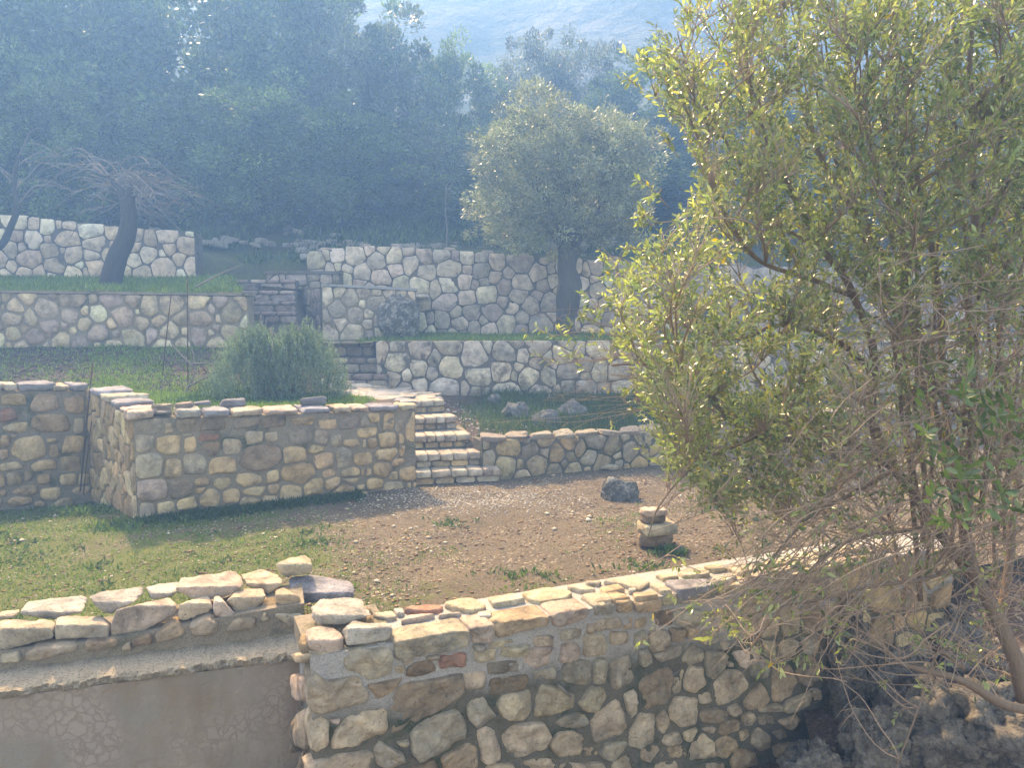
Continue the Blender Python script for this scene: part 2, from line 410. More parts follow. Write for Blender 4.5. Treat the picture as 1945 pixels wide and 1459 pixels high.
class Face:
    """a vertical wall face from ground point a to ground point b (camera side on the right hand going a->b is the front)"""
    def __init__(s, a, b):
        s.a = Vector((a[0], a[1], 0)); s.b = Vector((b[0], b[1], 0)); s.d = (s.b - s.a).normalized(); s.L = (s.b - s.a).length
        s.rot = math.atan2(s.d.y, s.d.x); s.n = Vector((s.d.y, -s.d.x, 0))       # outward (towards the camera)
    def uv(s, px, py):
        r = ray(px, py); o = Vector((0, 0, CAMZ)); t = (s.a - o).dot(s.n) / r.dot(s.n); p = o + r * t
        return (p - s.a).dot(s.d), p.z
    def pt(s, u, z, out=0): 
        p = s.a + s.d * u + s.n * out; return Vector((p.x, p.y, z))
    def u_at(s, px):
        return s.uv(px, 600)[0]
def put_stone(face, poly, par, color, name='stone', **kw):
    P = np.array(poly); c = P.mean(0)
    me = stone_mesh(P - c, **kw)
    return child(name, me, par, face.pt(c[0], c[1]), face.rot, color)
def wall_body(face, par, zlo, zhi, thick, mat, u0=0, u1=None, n=24, name='mortar_core', inset=.0):
    u1 = face.L if u1 is None else u1
    V, F = [], []
    us = np.linspace(u0, u1, n + 1)
    for u in us:
        lo = zlo(u); hi = zhi(u)
        for out, z in ((-inset, lo), (-inset, hi), (-thick, hi), (-thick, lo)):
            p = face.pt(u, z, out) - par.location; V.append(tuple(p))
    for i in range(n):
        a = i * 4; b = a + 4
        for k in range(4): F.append((a + k, b + k, b + (k + 1) % 4, a + (k + 1) % 4))
    F.append((0, 1, 2, 3)[::-1]); F.append((n * 4, n * 4 + 1, n * 4 + 2, n * 4 + 3))
    me = mesh_of(name, V, F, M[mat]); bm = bmesh.new(); bm.from_mesh(me); bmesh.ops.recalc_face_normals(bm, faces=bm.faces); bm.to_mesh(me); bm.free()
    o = bpy.data.objects.new(name, me); COL.objects.link(o); o.parent = par
    return o
def lin(pts):
    xs = [p[0] for p in pts]; ys = [p[1] for p in pts]
    return lambda u: float(np.interp(u, xs, ys))
def fill_wall(face, par, zlo, zhi, rmin, rmax, gap, lod=0, proud=.015, mats=('stone',), pal=TAN, asp=1.25, tries=3000, rough=.010, u0=0, u1=None, bevel=.009):
    u1 = face.L if u1 is None else u1; Lx = u1 - u0
    S = darts(Lx, lambda u: zlo(u + u0), lambda u: zhi(u + u0), rmin, rmax, asp, tries)
    S = [(x + u0, y, a, b) for x, y, a, b in S]
    dom = lambda u, v: [((1, 0), u1 - gap / 2), ((-1, 0), -(u0 + gap / 2)), ((0, 1), zhi(u) - .004), ((0, -1), -zlo(u))]
    k = 0
    for s, P in zip(S, cells(S, gap, dom, False)):
        if P is None: continue
        put_stone(face, P, par, jit(random.choice(pal), .19), proud=proud * random.uniform(.7, 1.4), lod=lod, mat=random.choice(mats), rough=rough, bevel=bevel, sharp=.10); k += 1
    return k
# block hewn stone: convex hull -> voxel remesh -> noise
def hull_mesh(pts, voxel=.012, amp=.006, freq=14, mat='stone', amp2=.0, name='stone', smooth_it=2, sub=True):
    bm = bmesh.new()
    for p in pts: bm.verts.new(p)
    r = bmesh.ops.convex_hull(bm, input=bm.verts)
    bmesh.ops.delete(bm, geom=[g for g in r['geom_interior'] if isinstance(g, bmesh.types.BMVert)], context='VERTS')
    bmesh.ops.delete(bm, geom=[v for v in bm.verts if not v.link_faces], context='VERTS')
    bmesh.ops.recalc_face_normals(bm, faces=bm.faces)
    me = bpy.data.meshes.new('tmp'); bm.to_mesh(me); bm.free()
    o = bpy.data.objects.new('tmp', me); COL.objects.link(o)
    md = o.modifiers.new('r', 'REMESH'); md.mode = 'VOXEL'; md.voxel_size = voxel; md.use_smooth_shade = True
    ms = o.modifiers.new('s', 'SMOOTH'); ms.factor = .5; ms.iterations = smooth_it
    dg = bpy.context.evaluated_depsgraph_get(); ev = o.evaluated_get(dg)
    m2 = bpy.data.meshes.new_from_object(ev)
    bpy.data.objects.remove(o); bpy.data.meshes.remove(me)
    displace(m2, amp, freq, amp2)
    m2.name = name; m2.materials.clear(); m2.materials.append(M[mat])
    m2.polygons.foreach_set('use_smooth', [True] * len(m2.polygons)); m2.update()
    return m2
def displace(me, amp, freq, amp2=0, ridged=False):
    n = len(me.vertices); co = np.empty(n * 3); me.vertices.foreach_get('co', co); co = co.reshape(-1, 3)
    no = np.empty(n * 3); me.vertex_normals.foreach_get('vector', no); no = no.reshape(-1, 3)
    s = random.random() * 90
    d = fbm(co * freq + s, 4, .55) * amp
    if amp2: d += fbm(co * freq * .3 + s + 9, 3) * amp2
    if ridged: d += -np.abs(fbm(co * freq * .6 + s + 31, 3)) * amp * 1.6
    co = co + no * d[:, None]; me.vertices.foreach_set('co', co.ravel())
def sil_stone(pts_px, d0, depth, par=None, hfrac=.6, name='loose_stone', label=None, cat='stone', group=None, color=None, mat='stone_pale', fwd=None, dfun=None, voxel=.010, amp=.006):
    """a real block whose front face and top face together fill the traced outline; front face at distance d0(px), depth metres deep"""
    ys = [p[1] for p in pts_px]; y0, y1 = max(ys), min(ys); xm = sum(p[0] for p in pts_px) / len(pts_px)
    H = []
    fw = fwd or Vector((-.33, .94, 0))
    def at(px, py, ex): return ond(px, py, (dfun(px) if dfun else d0) + ex * fw.y)
    for (x, y) in pts_px:
        t = (y0 - y) / max(y0 - y1, 1); ex = 0 if t <= hfrac else depth * (t - hfrac) / (1 - hfrac)
        H.append(at(x, y, ex))
        if t < .35: H.append(at(x, y, 0) + fw * depth + Vector((0, 0, .01)))
    yh = y0 - (y0 - y1) * hfrac
    xs = []
    n = len(pts_px)
    for i in range(n):
        (xa, ya), (xb, yb) = pts_px[i], pts_px[(i + 1) % n]
        if (ya - yh) * (yb - yh) < 0: xs.append(xa + (xb - xa) * (yh - ya) / (yb - ya))
    if len(xs) >= 2:
        a, b = min(xs), max(xs)
        H += [at(a + 2, yh, 0), at(b - 2, yh, 0), at((a + b) / 2, yh + 1, -.008)]
    c = sum(H, Vector()) / len(H)
    zmin = min(p.z for p in H)
    me = hull_mesh([p - c for p in H], voxel, amp, 15, mat, .0, name, smooth_it=1)
    o = link(name, me, par, c - (par.location if par else Vector()), None, color or jit(random.choice(PALE)))
    if par is None: tag(o, label, cat, group)
    return o
def boulder(center, size, par=None, name='boulder', label=None, cat='boulder', group=None, mat='boulder_grey', sub=4, amp=.16, freq=1.6, rotz=0, color=None, ridged=True, flat=0):
    bm = bmesh.new(); bmesh.ops.create_icosphere(bm, subdivisions=sub, radius=1)
    me = bpy.data.meshes.new(name); bm.to_mesh(me); bm.free()
    n = len(me.vertices); co = np.empty(n * 3); me.vertices.foreach_get('co', co); co = co.reshape(-1, 3)
    s = random.random() * 80
    # angular: cut with random planes
    rs = np.random.default_rng(int(s * 1000))
    for k in range(11):
        nv = rs.normal(size=3); nv /= np.linalg.norm(nv); dd = rs.uniform(.62, .9)
        e = co @ nv - dd; co = np.where(e[:, None] > 0, co - e[:, None] * nv * .92, co)
    r = np.linalg.norm(co, axis=1, keepdims=True)
    d = fbm(co * freq + s, 5, .55) * amp
    if ridged: d -= np.abs(fbm(co * freq * 1.7 + s + 7, 4)) * amp * .7
    co = co + co / r * d[:, None]
    co *= np.array(size)
    me.vertices.foreach_set('co', co.ravel()); me.materials.append(M[mat]); me.polygons.foreach_set('use_smooth', [True] * len(me.polygons)); me.update()
    o = link(name, me, par, Vector(center) - (par.location if par else Vector()), rotz, color or (.4, .35, .25))
    if par is None: tag(o, label, cat, group)
    return o
_rocks = []
def rock(center, size, par, name, mat='stone_pale', color=None, rotz=0):
    """angular split stone; a few meshes shared by many"""
    if len(_rocks) < 12:
        pts = [Vector((a * random.uniform(.6, 1), b * random.uniform(.6, 1), c * random.uniform(.55, 1))) for a in (-1, 1) for b in (-1, 1) for c in (-1, 1)] + [Vector(unit(np.random.default_rng(len(_rocks) * 7 + k).normal(size=3)) * 1.02) for k in range(6)]
        _rocks.append(hull_mesh(pts, .19, .05, 1.7, 'stone_pale', smooth_it=1))
    me = _rocks[random.randrange(len(_rocks))]
    o = link(name, me, par, Vector(center) - (par.location if par else Vector()), rotz, color or jit(random.choice(PALE)))
    o.scale = size; o.rotation_euler = (random.uniform(-.12, .12), random.uniform(-.12, .12), rotz)
    if mat != 'stone_pale': 
        o.material_slots[0].link = 'OBJECT'; o.material_slots[0].material = M[mat]
    return o
# ---------------------------------------------------------------- tubes & leaves
class Tubes:
    def __init__(s): s.V = []; s.F = []
    def add(s, pts, radii, sides=5):
        base = len(s.V); n = len(pts); prev = None
        for i, p in enumerate(pts):
            t = (pts[min(i + 1, n - 1)] - pts[max(i - 1, 0)])
            t = t.normalized() if t.length > 1e-7 else Vector((0, 0, 1))
            a = t.orthogonal().normalized() if prev is None else (prev - t * prev.dot(t))
            a = a.normalized() if a.length > 1e-6 else t.orthogonal().normalized()
            prev = a; b = t.cross(a)
            for k in range(sides):
                an = 2 * math.pi * k / sides; s.V.append(tuple(p + (a * math.cos(an) + b * math.sin(an)) * radii[i]))
        for i in range(n - 1):
            for k in range(sides):
                k2 = (k + 1) % sides; s.F.append((base + i * sides + k, base + i * sides + k2, base + (i + 1) * sides + k2, base + (i + 1) * sides + k))
        s.F.append(tuple(base + k for k in range(sides))[::-1]); s.F.append(tuple(base + (n - 1) * sides + k for k in range(sides)))
    def build(s, name, mat, par=None, off=Vector()):
        V = np.array(s.V) - np.array(off)
        return link(name, mesh_of(name, V, s.F, M[mat], True), par)
def curve_pts(ctrl, n=8, wob=0.0):
    """Catmull-Rom through control points"""
    P = [Vector(c) for c in ctrl]
    if len(P) == 2: P = [P[0], P[0].lerp(P[1], .5), P[1]]
    P = [P[0] * 2 - P[1]] + P + [P[-1] * 2 - P[-2]]
    out = []
    for i in range(1, len(P) - 2):
        for k in range(n):
            t = k / n; a, b, c, d = P[i - 1], P[i], P[i + 1], P[i + 2]
            out.append(.5 * ((2 * b) + (c - a) * t + (2 * a - 5 * b + 4 * c - d) * t * t + (3 * b - a - 3 * c + d) * t ** 3))
    out.append(P[-2].copy())
    if wob:
        s = random.random() * 50
        out = [p + Vector((mnoise.noise(p * 3 + Vector((s, 0, 0))), mnoise.noise(p * 3 + Vector((0, s, 0))), mnoise.noise(p * 3 + Vector((0, 0, s))))) * wob * min(1, i / 3) for i, p in enumerate(out)]
    return out
def tint_attr(me, colors):
    a = me.attributes.new('tint', 'FLOAT_COLOR', 'POINT'); a.data.foreach_set('color', np.c_[colors, np.ones(len(colors))].astype(np.float32).ravel())
def fast_mesh(name, V, F, mat, smooth=False):
    """V (n,3), F (m,k) all the same size"""
    me = bpy.data.meshes.new(name); n, k = F.shape
    me.vertices.add(len(V)); me.vertices.foreach_set('co', V.astype(np.float32).ravel())
    me.loops.add(n * k); me.loops.foreach_set('vertex_index', F.astype(np.int32).ravel())
    me.polygons.add(n); me.polygons.foreach_set('loop_start', np.arange(0, n * k, k, dtype=np.int32))
    me.materials.append(mat); me.update(calc_edges=True)
    if smooth: me.polygons.foreach_set('use_smooth', [True] * n)
    return me
def frames(D, roll):
    """orthonormal frames: D unit directions, returns side and normal"""
    up = np.where(np.abs(D[:, 2:3]) > .95, np.array([[1., 0, 0]]), np.array([[0, 0, 1.]]))
    S = np.cross(D, up); S /= np.linalg.norm(S, axis=1, keepdims=True) + 1e-9
    Nn = np.cross(S, D)
    c, s = np.cos(roll)[:, None], np.sin(roll)[:, None]
    return S * c + Nn * s, Nn * c - S * s
def leaves_mesh(name, P, D, length, width, tint, mat, fold=.25, quality=2):
    """P base points, D directions, one leaf each. quality 1: diamond; 2: folded six point leaf"""
    n = len(P); S, Nn = frames(D, rng.uniform(0, 2 * math.pi, n) if fold is None else rng.normal(0, .9, n))
    Ln = length[:, None]; W = width[:, None]; f = .25 if fold is None else fold
    if quality == 1:
        V = np.stack([P, P + D * Ln * .5 + S * W * .5, P + D * Ln, P + D * Ln * .5 - S * W * .5], 1).reshape(-1, 3)
        F = np.arange(4 * n).reshape(-1, 4); rep = 4
    else:
        cv = -Nn * Ln * rng.uniform(-.05, .2, n)[:, None]
        m1 = P + D * Ln * .35; m2 = P + D * Ln * .72 + cv * .5; tip = P + D * Ln + cv
        V = np.stack([P, m1 + S * W * .5 + Nn * W * f, m2 + S * W * .42 + Nn * W * f, tip, m2 - S * W * .42 + Nn * W * f, m1 - S * W * .5 + Nn * W * f, m1, m2], 1).reshape(-1, 3)
        b = np.arange(n)[:, None] * 8
        F = np.concatenate([b + np.array([[0, 1, 6, 6]]), b + np.array([[0, 6, 5, 5]]), b + np.array([[1, 2, 7, 6]]), b + np.array([[6, 7, 4, 5]])], 0)
        tri = np.concatenate([b + np.array([[0, 1, 6]]), b + np.array([[0, 6, 5]]), b + np.array([[1, 2, 7]]), b + np.array([[1, 7, 6]]), b + np.array([[6, 7, 4]]), b + np.array([[6, 4, 5]]), b + np.array([[2, 3, 7]]), b + np.array([[7, 3, 4]])], 0)
        F = tri; rep = 8
    me = fast_mesh(name, V, F, mat); tint_attr(me, np.repeat(tint, rep, 0)); return me
def unit(a): return a / (np.linalg.norm(a, axis=-1, keepdims=True) + 1e-9)

# ================================================================ GROUND & TERRACES
def green_attr(me, fn):
    n = len(me.vertices); co = np.empty(n * 3); me.vertices.foreach_get('co', co); co = co.reshape(-1, 3)
    a = me.attributes.new('green', 'FLOAT', 'POINT'); a.data.foreach_set('value', fn(co).astype(np.float32))
def patch(name, quad, nu, nv, mat, amp=.02, freq=2.0, green=None, zfun=None, label=None, dz=0):
    """quad: near-left, near-right, far-right, far-left 3D points; bilinear sheet"""
    q = [np.array(p, float) for p in quad]
    s, t = np.meshgrid(np.linspace(0, 1, nu + 1), np.linspace(0, 1, nv + 1)); s = s.ravel()[:, None]; t = t.ravel()[:, None]
    V = (q[0] * (1 - s) + q[1] * s) * (1 - t) + (q[3] * (1 - s) + q[2] * s) * t
    if zfun is not None: V[:, 2] += zfun(V)
    V[:, 2] += fbm(np.c_[V[:, :2] * freq, np.full(len(V), 3.3)], 4) * amp + dz
    i, j = np.meshgrid(np.arange(nu), np.arange(nv)); a = (j * (nu + 1) + i).ravel()
    F = np.stack([a, a + 1, a + nu + 2, a + nu + 1], 1)
    me = fast_mesh(name, V, F, M[mat], True)
    green_attr(me, green if green else (lambda c: np.full(len(c), .3)))
    o = link(name, me); tag(o, kind='structure'); return o

# key ground points -------------------------------------------------------
FW = Face(onz(583, 1246, .30).xy, onz(1528, 1082, .30).xy)       # front wall face
FWtop = .30
W3a = onz(262, 988, 0.0); W3b = onz(791, 925, 0.0)
W3 = Face(W3a.xy, W3b.xy)
W3back = ond(178, 955, 8.2)
W3L = Face(W3back.xy, W3a.xy)
W4a = ond(-260, 960, 6.9); W4a = W3back + (W4a - W3back) * 1.9; W4 = Face(W4a.xy, W3back.xy)
def court_z(x, y):
    # gentle fall to the back left corner under the left wall, slight rise to the right
    x = np.asarray(x); y = np.asarray(y)
    return -.23 * np.clip((-x - 3.2) / 1.3, 0, 1) * np.clip((y - 6.2) / 1.8, 0, 1) + .0 * x
def court_green(c):
    g = .30 * np.clip((-c[:, 0] - .3) / 2.2, -0.15, 1) + .22 * np.clip((6.2 - c[:, 1]) / 1.5, -1, 1) * np.clip((-c[:, 0] + 1.0) / 2.0, 0, 1)
    # mossy strip along the foot of the middle wall
    a = np.array(W3.a.xy); d = np.array(W3.d.xy); nn = np.array(W3.n.xy); r = c[:, :2] - a
    dist = r @ nn; u = r @ d
    g += .28 * np.exp(-(np.clip(dist - .15, 0, 9) / .35) ** 2) * (u < W3.L * .72)
    g += .16 * np.exp(-((c[:, 0] + .35) ** 2 / .5 + (c[:, 1] - 6.1) ** 2 / .12)) + .15 * np.exp(-((c[:, 0] - .15) ** 2 / .3 + (c[:, 1] - 5.0) ** 2 / .1))
    g += .13 * np.exp(-((c[:, 0] + 1.9) ** 2 / .9 + (c[:, 1] - 5.7) ** 2 / .25))
    # pale gravelly tread at the stair foot
    g -= .3 * np.exp(-((c[:, 0] + .2) ** 2 / 1.2 + (c[:, 1] - 7.4) ** 2 / .25))
    return .175 + g + .20 * np.clip(fbm(np.c_[c[:, :2] * 1.1, np.full(len(c), 5.5)], 3), -1, 1)
def line_y(face, off, x):
    """y of the face's line (moved off metres behind it) at a given x"""
    p = face.pt(0, 0, -off); return p.y + (x - p.x) * face.d.y / face.d.x
PA = onz(-260, 1335, .02); PA = PA + (PA - onz(560, 1232, .02)) * .9; PB = onz(560, 1232, .02); PF = Face(PA.xy, PB.xy)
W10 = Face(onz(916, 912, 0).xy, onz(1420, 870, 0).xy); W10L0 = W10.L; W10 = Face(W10.a.xy, (W10.a + W10.d * (W10L0 + 7)).xy)
def near_edge(x):
    return max(line_y(PF, .33, x), -9) if x < FW.a.x - .07 else line_y(FW, .24, x)
def mid_edge(x, off=.15):
    a, b = W3L.pt(0, 0, -off), W3.pt(0, 0, -off)
    if x < W3back.x - .05: return line_y(W4, off, x)
    if x < W3a.x: 
        t = (x - W3back.x) / (W3a.x - W3back.x); return (W3back.y + off) * (1 - t) + (W3a.y + off) * t
    if x < W3b.x: return line_y(W3, off, x)
    return 11.0
def sheet_between(name, x0, x1, nx, ny, ynear, yfar, zf, mat, amp, freq, green):
    xs_ = np.linspace(x0, x1, nx + 1); V = []
    yn = np.array([ynear(x) for x in xs_]); yf = np.array([yfar(x) for x in xs_])
    for j in range(ny + 1):
        t = j / ny; V.append(np.c_[xs_, yn * (1 - t) + yf * t, np.zeros(nx + 1)])
    V = np.vstack(V); V[:, 2] = zf(V[:, 0], V[:, 1]) + fbm(np.c_[V[:, :2] * freq, np.full(len(V), 3.3)], 4) * amp
    i, j = np.meshgrid(np.arange(nx), np.arange(ny)); a = (j * (nx + 1) + i).ravel()
    me = fast_mesh(name, V, np.stack([a, a + 1, a + nx + 2, a + nx + 1], 1), M[mat], True)
    green_attr(me, green); o = link(name, me); tag(o, kind='structure'); return o
def c_far(x):
    if x < W3b.x: return mid_edge(x)
    if x < W10.a.x: return 8.6
    return line_y(W10, .12, x)
court = sheet_between('court_ground', -10.5, 12, 330, 120, near_edge, c_far, court_z, 'court', .016, 2.6, court_green)
# far and low ground ------------------------------------------------------
patch('lower_ground', [(-12, -4, -1.0), (12, -4, -1.0), (12, 5.0, -.85), (-12, 5.0, -.85)], 60, 40, 'slope', .05, 1.2)

# bed behind the middle wall
bl = W4.pt(0, .95, -.1); 
def bed_green(c):
    g = .26 + .22 * np.clip((9.3 - c[:, 1]) / 1.2, -1.4, 1) * np.clip((c[:, 0] + 5.2) / .8, 0, 1)
    return g
def bed_z(x, y):
    base = np.clip(.86 + .10 * np.clip((-x - 3.2) / 1.5, 0, 1) - .12 * np.clip((x + 1.9) / .9, 0, 1), .70, 1.0)
    base = base - .30 * np.clip((x + 2.9) / .5, 0, 1) * np.clip((y - 8.9) / .5, 0, 1)
    return base + (.42 - .30 * np.clip((x + 3.6) / 1.2, 0, 1)) * np.clip((y - 8.7) / 1.8, 0, 1)
sheet_between('planting_bed', -10.5, -1.32, 150, 60, lambda x: mid_edge(x, .2), lambda x: 10.5 if x < -3.9 else 11.2, bed_z, 'bed', .022, 2.2, bed_green)
patch('upper_left_terrace', [(-14, 10.3, 2.12), (-3.82, 10.85, 2.10), (-5.5, 14.9, 2.6), (-14, 14.9, 2.6)], 80, 30, 'bed', .04, 1.7, lambda c: np.full(len(c), .52))
patch('olive_terrace', [(-3.4, 11.1, 1.41), (15, 11.9, 1.41), (15, 15.0, 1.47), (-3.4, 14.9, 1.47)], 90, 30, 'bed', .03, 1.7, lambda c: np.full(len(c), .55))
patch('rocky_slope', [(-.40, W10.a.y + .12, .24), (W10.pt(12, 0, -.14).x, W10.pt(12, 0, -.14).y, .36), (12, 12.6, .80), (-2.3, 11.5, .72)], 90, 40, 'slope', .07, 1.5,
      lambda c: .22 + .45 * np.clip((c[:, 0] + .6) / .5, 0, 1) * np.clip((c[:, 1] - 8.9) / .8, 0, 1))
patch('upper_platform', [(-5.6, 13.3, 2.38), (-1.55, 12.5, 2.10), (-1.4, 15.0, 2.15), (-6.0, 15.0, 2.6)], 30, 20, 'bed', .03, 1.7, lambda c: np.full(len(c), .45))
def hz(V):
    y = V[:, 1]; x = V[:, 0]
    return 0 * x
def hill_height(x, y):
    x = np.asarray(x, float); y = np.asarray(y, float)
    t = y - 14.0
    near = 2.6 + .36 * np.clip(t, 0, 14) + .02 * np.clip(-x - 2, 0, 8)
    near = np.where(y < 14.55, 1.0, near)
    return near + np.clip(y - 28, 0, 20) * (.80 + .005 * np.clip(x + 10, -10, 16))
def sheet(name, x0, x1, y0, y1, nx, ny, mat, hf, amp, freq, green):
    s, t = np.meshgrid(np.linspace(x0, x1, nx + 1), np.linspace(y0, y1, ny + 1)); V = np.c_[s.ravel(), t.ravel(), hf(s.ravel(), t.ravel())]
    V[:, 2] += fbm(np.c_[V[:, :2] * freq, np.full(len(V), 8.1)], 5) * amp
    i, j = np.meshgrid(np.arange(nx), np.arange(ny)); a = (j * (nx + 1) + i).ravel()
    me = fast_mesh(name, V, np.stack([a, a + 1, a + nx + 2, a + nx + 1], 1), M[mat], True)
    green_attr(me, lambda c: np.full(len(c), green)); o = link(name, me); tag(o, kind='structure'); return o
sheet('wooded_hillside', -44, 44, 14.5, 31, 160, 60, 'woodfloor', hill_height, .22, .5, .5)
def forest_mat():
    m, nt = newmat('far_forest'); g = N(nt, 'ShaderNodeNewGeometry'); v = g.outputs['Position']
    c = mix(nt, noisen(nt, v, .35, 6, .7), (.03, .045, .022), (.10, .105, .06))
    c = mix(nt, ramp(nt, noisen(nt, v, .12, 5, .7), [(.55, (0,)), (.68, (.8,))]), c, (.22, .20, .165))
    return finish(m, nt, c, .95, bump(nt, noisen(nt, v, .8, 5, .7), 1, .8), .1)
M['forest'] = forest_mat()
sheet('mountain', -72, 72, 29.5, 60, 140, 50, 'forest', lambda x, y: hill_height(x, np.minimum(y, 48)) - .35 - .5 * np.clip(y - 48, 0, 40), .8, .15, .5)
sheet('base_ground', -74, 74, -20, 60, 20, 12, 'woodfloor', lambda x, y: np.full(len(x), -1.25) , .05, .5, .5)

# ================================================================ FRONT WALL (near, receding to the right)
front = empty('stone_wall', FW.pt(1.0, -.9, -.15), 'nearest low rubble stone wall with pale flagstone top and grey mortar', 'wall')
FL = FW.L + 1.3
wall_body(FW, front, lambda u: -1.15, lambda u: FWtop - .012, .36, 'front_mortar', .015, FL, 40)
T6 = [
 'c|690,505 880,478 1070,455 1070,540 860,592 700,615', 'p|1090,438 1215,420 1205,520 1100,530', 'o|1220,390 1495,370 1490,425 1350,470 1235,500',
 'p|1520,355 1705,330 1705,400 1540,445', 'c|1740,325 1840,318 1835,375 1745,390', 'o|1860,312 1945,300 1940,365 1865,372',
 'y|1115,575 1228,568 1225,628 1118,635', 'y|1195,530 1310,515 1315,550 1195,562', 'y|1258,560 1395,532 1398,590 1255,605',
 't|1425,497 1530,490 1530,545 1430,550', 'g|1545,468 1675,455 1670,510 1550,522', 't|1698,422 1875,398 1875,452 1700,485', 'o|1885,405 1945,400 1945,460 1890,462',
 'p|1380,585 1440,555 1530,552 1535,625 1450,665 1375,650', 'p|1570,540 1640,525 1665,560 1660,615 1565,635', 't|1685,492 1790,478 1808,540 1795,590 1688,600',
 't|1830,475 1915,470 1918,530 1830,537', 'g|1190,638 1365,628 1365,690 1190,702', 'g|1425,680 1540,657 1545,715 1430,735',
 'g|1575,660 1610,622 1715,622 1720,690 1690,750 1590,735', 'g|1742,617 1810,612 1795,738 1738,742', 'g|1825,640 1935,585 1945,740 1850,780 1830,740',
 'r|932,592 1065,585 1060,655 930,668', 'b|755,665 800,637 900,627 905,680 820,712 760,700', 't|690,655 745,655 745,692 690,694', 't|738,612 782,607 782,632 742,636',
 't|857,603 925,590 928,617 870,624', 'g|1110,535 1165,532 1162,558 1112,560', 't|1055,697 1165,682 1168,770 1060,780', 'b|1195,722 1385,700 1380,770 1230,808 1195,790',
 'd|672,835 745,748 1030,698 1045,780 950,870 690,1015 682,960', 'o|545,757 740,715 690,775 605,830', 'c|440,572 680,556 665,690 560,718 500,690 440,670',
 't|230,702 262,683 330,732 490,702 550,810 460,860 270,900 235,830', 'p|350,926 410,918 398,950 358,948', 't|372,1075 375,1000 430,932 600,882 645,905 642,1005 480,1065',
 'g|780,1010 850,942 1020,872 1068,940 1065,1030 960,1090 820,1140 785,1100', 'g|1075,862 1130,797 1175,840 1220,920 1120,978 1085,930',
 'y|1232,862 1260,817 1400,777 1408,870 1370,940 1290,935 1240,910', 'y|1438,832 1470,752 1510,762 1640,802 1640,870 1560,900 1435,922',
 'y|1662,852 1720,767 1790,772 1805,820 1760,885 1690,890', 'g|1545,955 1590,912 1690,900 1715,950 1640,980 1570,975', 't|1730,932 1850,837 1880,852 1915,970 1870,1020 1745,1050',
 't|1265,1022 1330,962 1480,950 1500,1010 1480,1090 1330,1138 1275,1110', 't|1130,992 1215,972 1245,1100 1235,1145 1150,1158 1135,1050',
 't|1510,1072 1560,1002 1670,1002 1688,1040 1660,1120 1560,1128', 'o|1685,1092 1770,1080 1765,1130 1685,1132', 'g|1772,1112 1800,1062 1912,1060 1905,1110 1840,1148 1780,1135',
 'o|945,1132 1080,1062 1120,1092 1130,1180 1100,1230 960,1240', 'b|770,1187 905,1147 925,1250 770,1260', 'y|708,1052 768,1037 755,1070 715,1068',
 'g|585,1092 625,1052 740,1112 748,1160 660,1195 600,1170', 't|235,1165 380,1122 555,1092 560,1240 240,1260', 't|1365,1167 1420,1150 1540,1148 1550,1230 1370,1240',
 't|1565,1170 1800,1162 1810,1230 1560,1240', 't|1840,1172 1930,1120 1945,1230 1850,1240', 't|1160,1180 1320,1162 1320,1240 1165,1245', 't|240,905 345,935 345,1070 290,1105 240,1070']
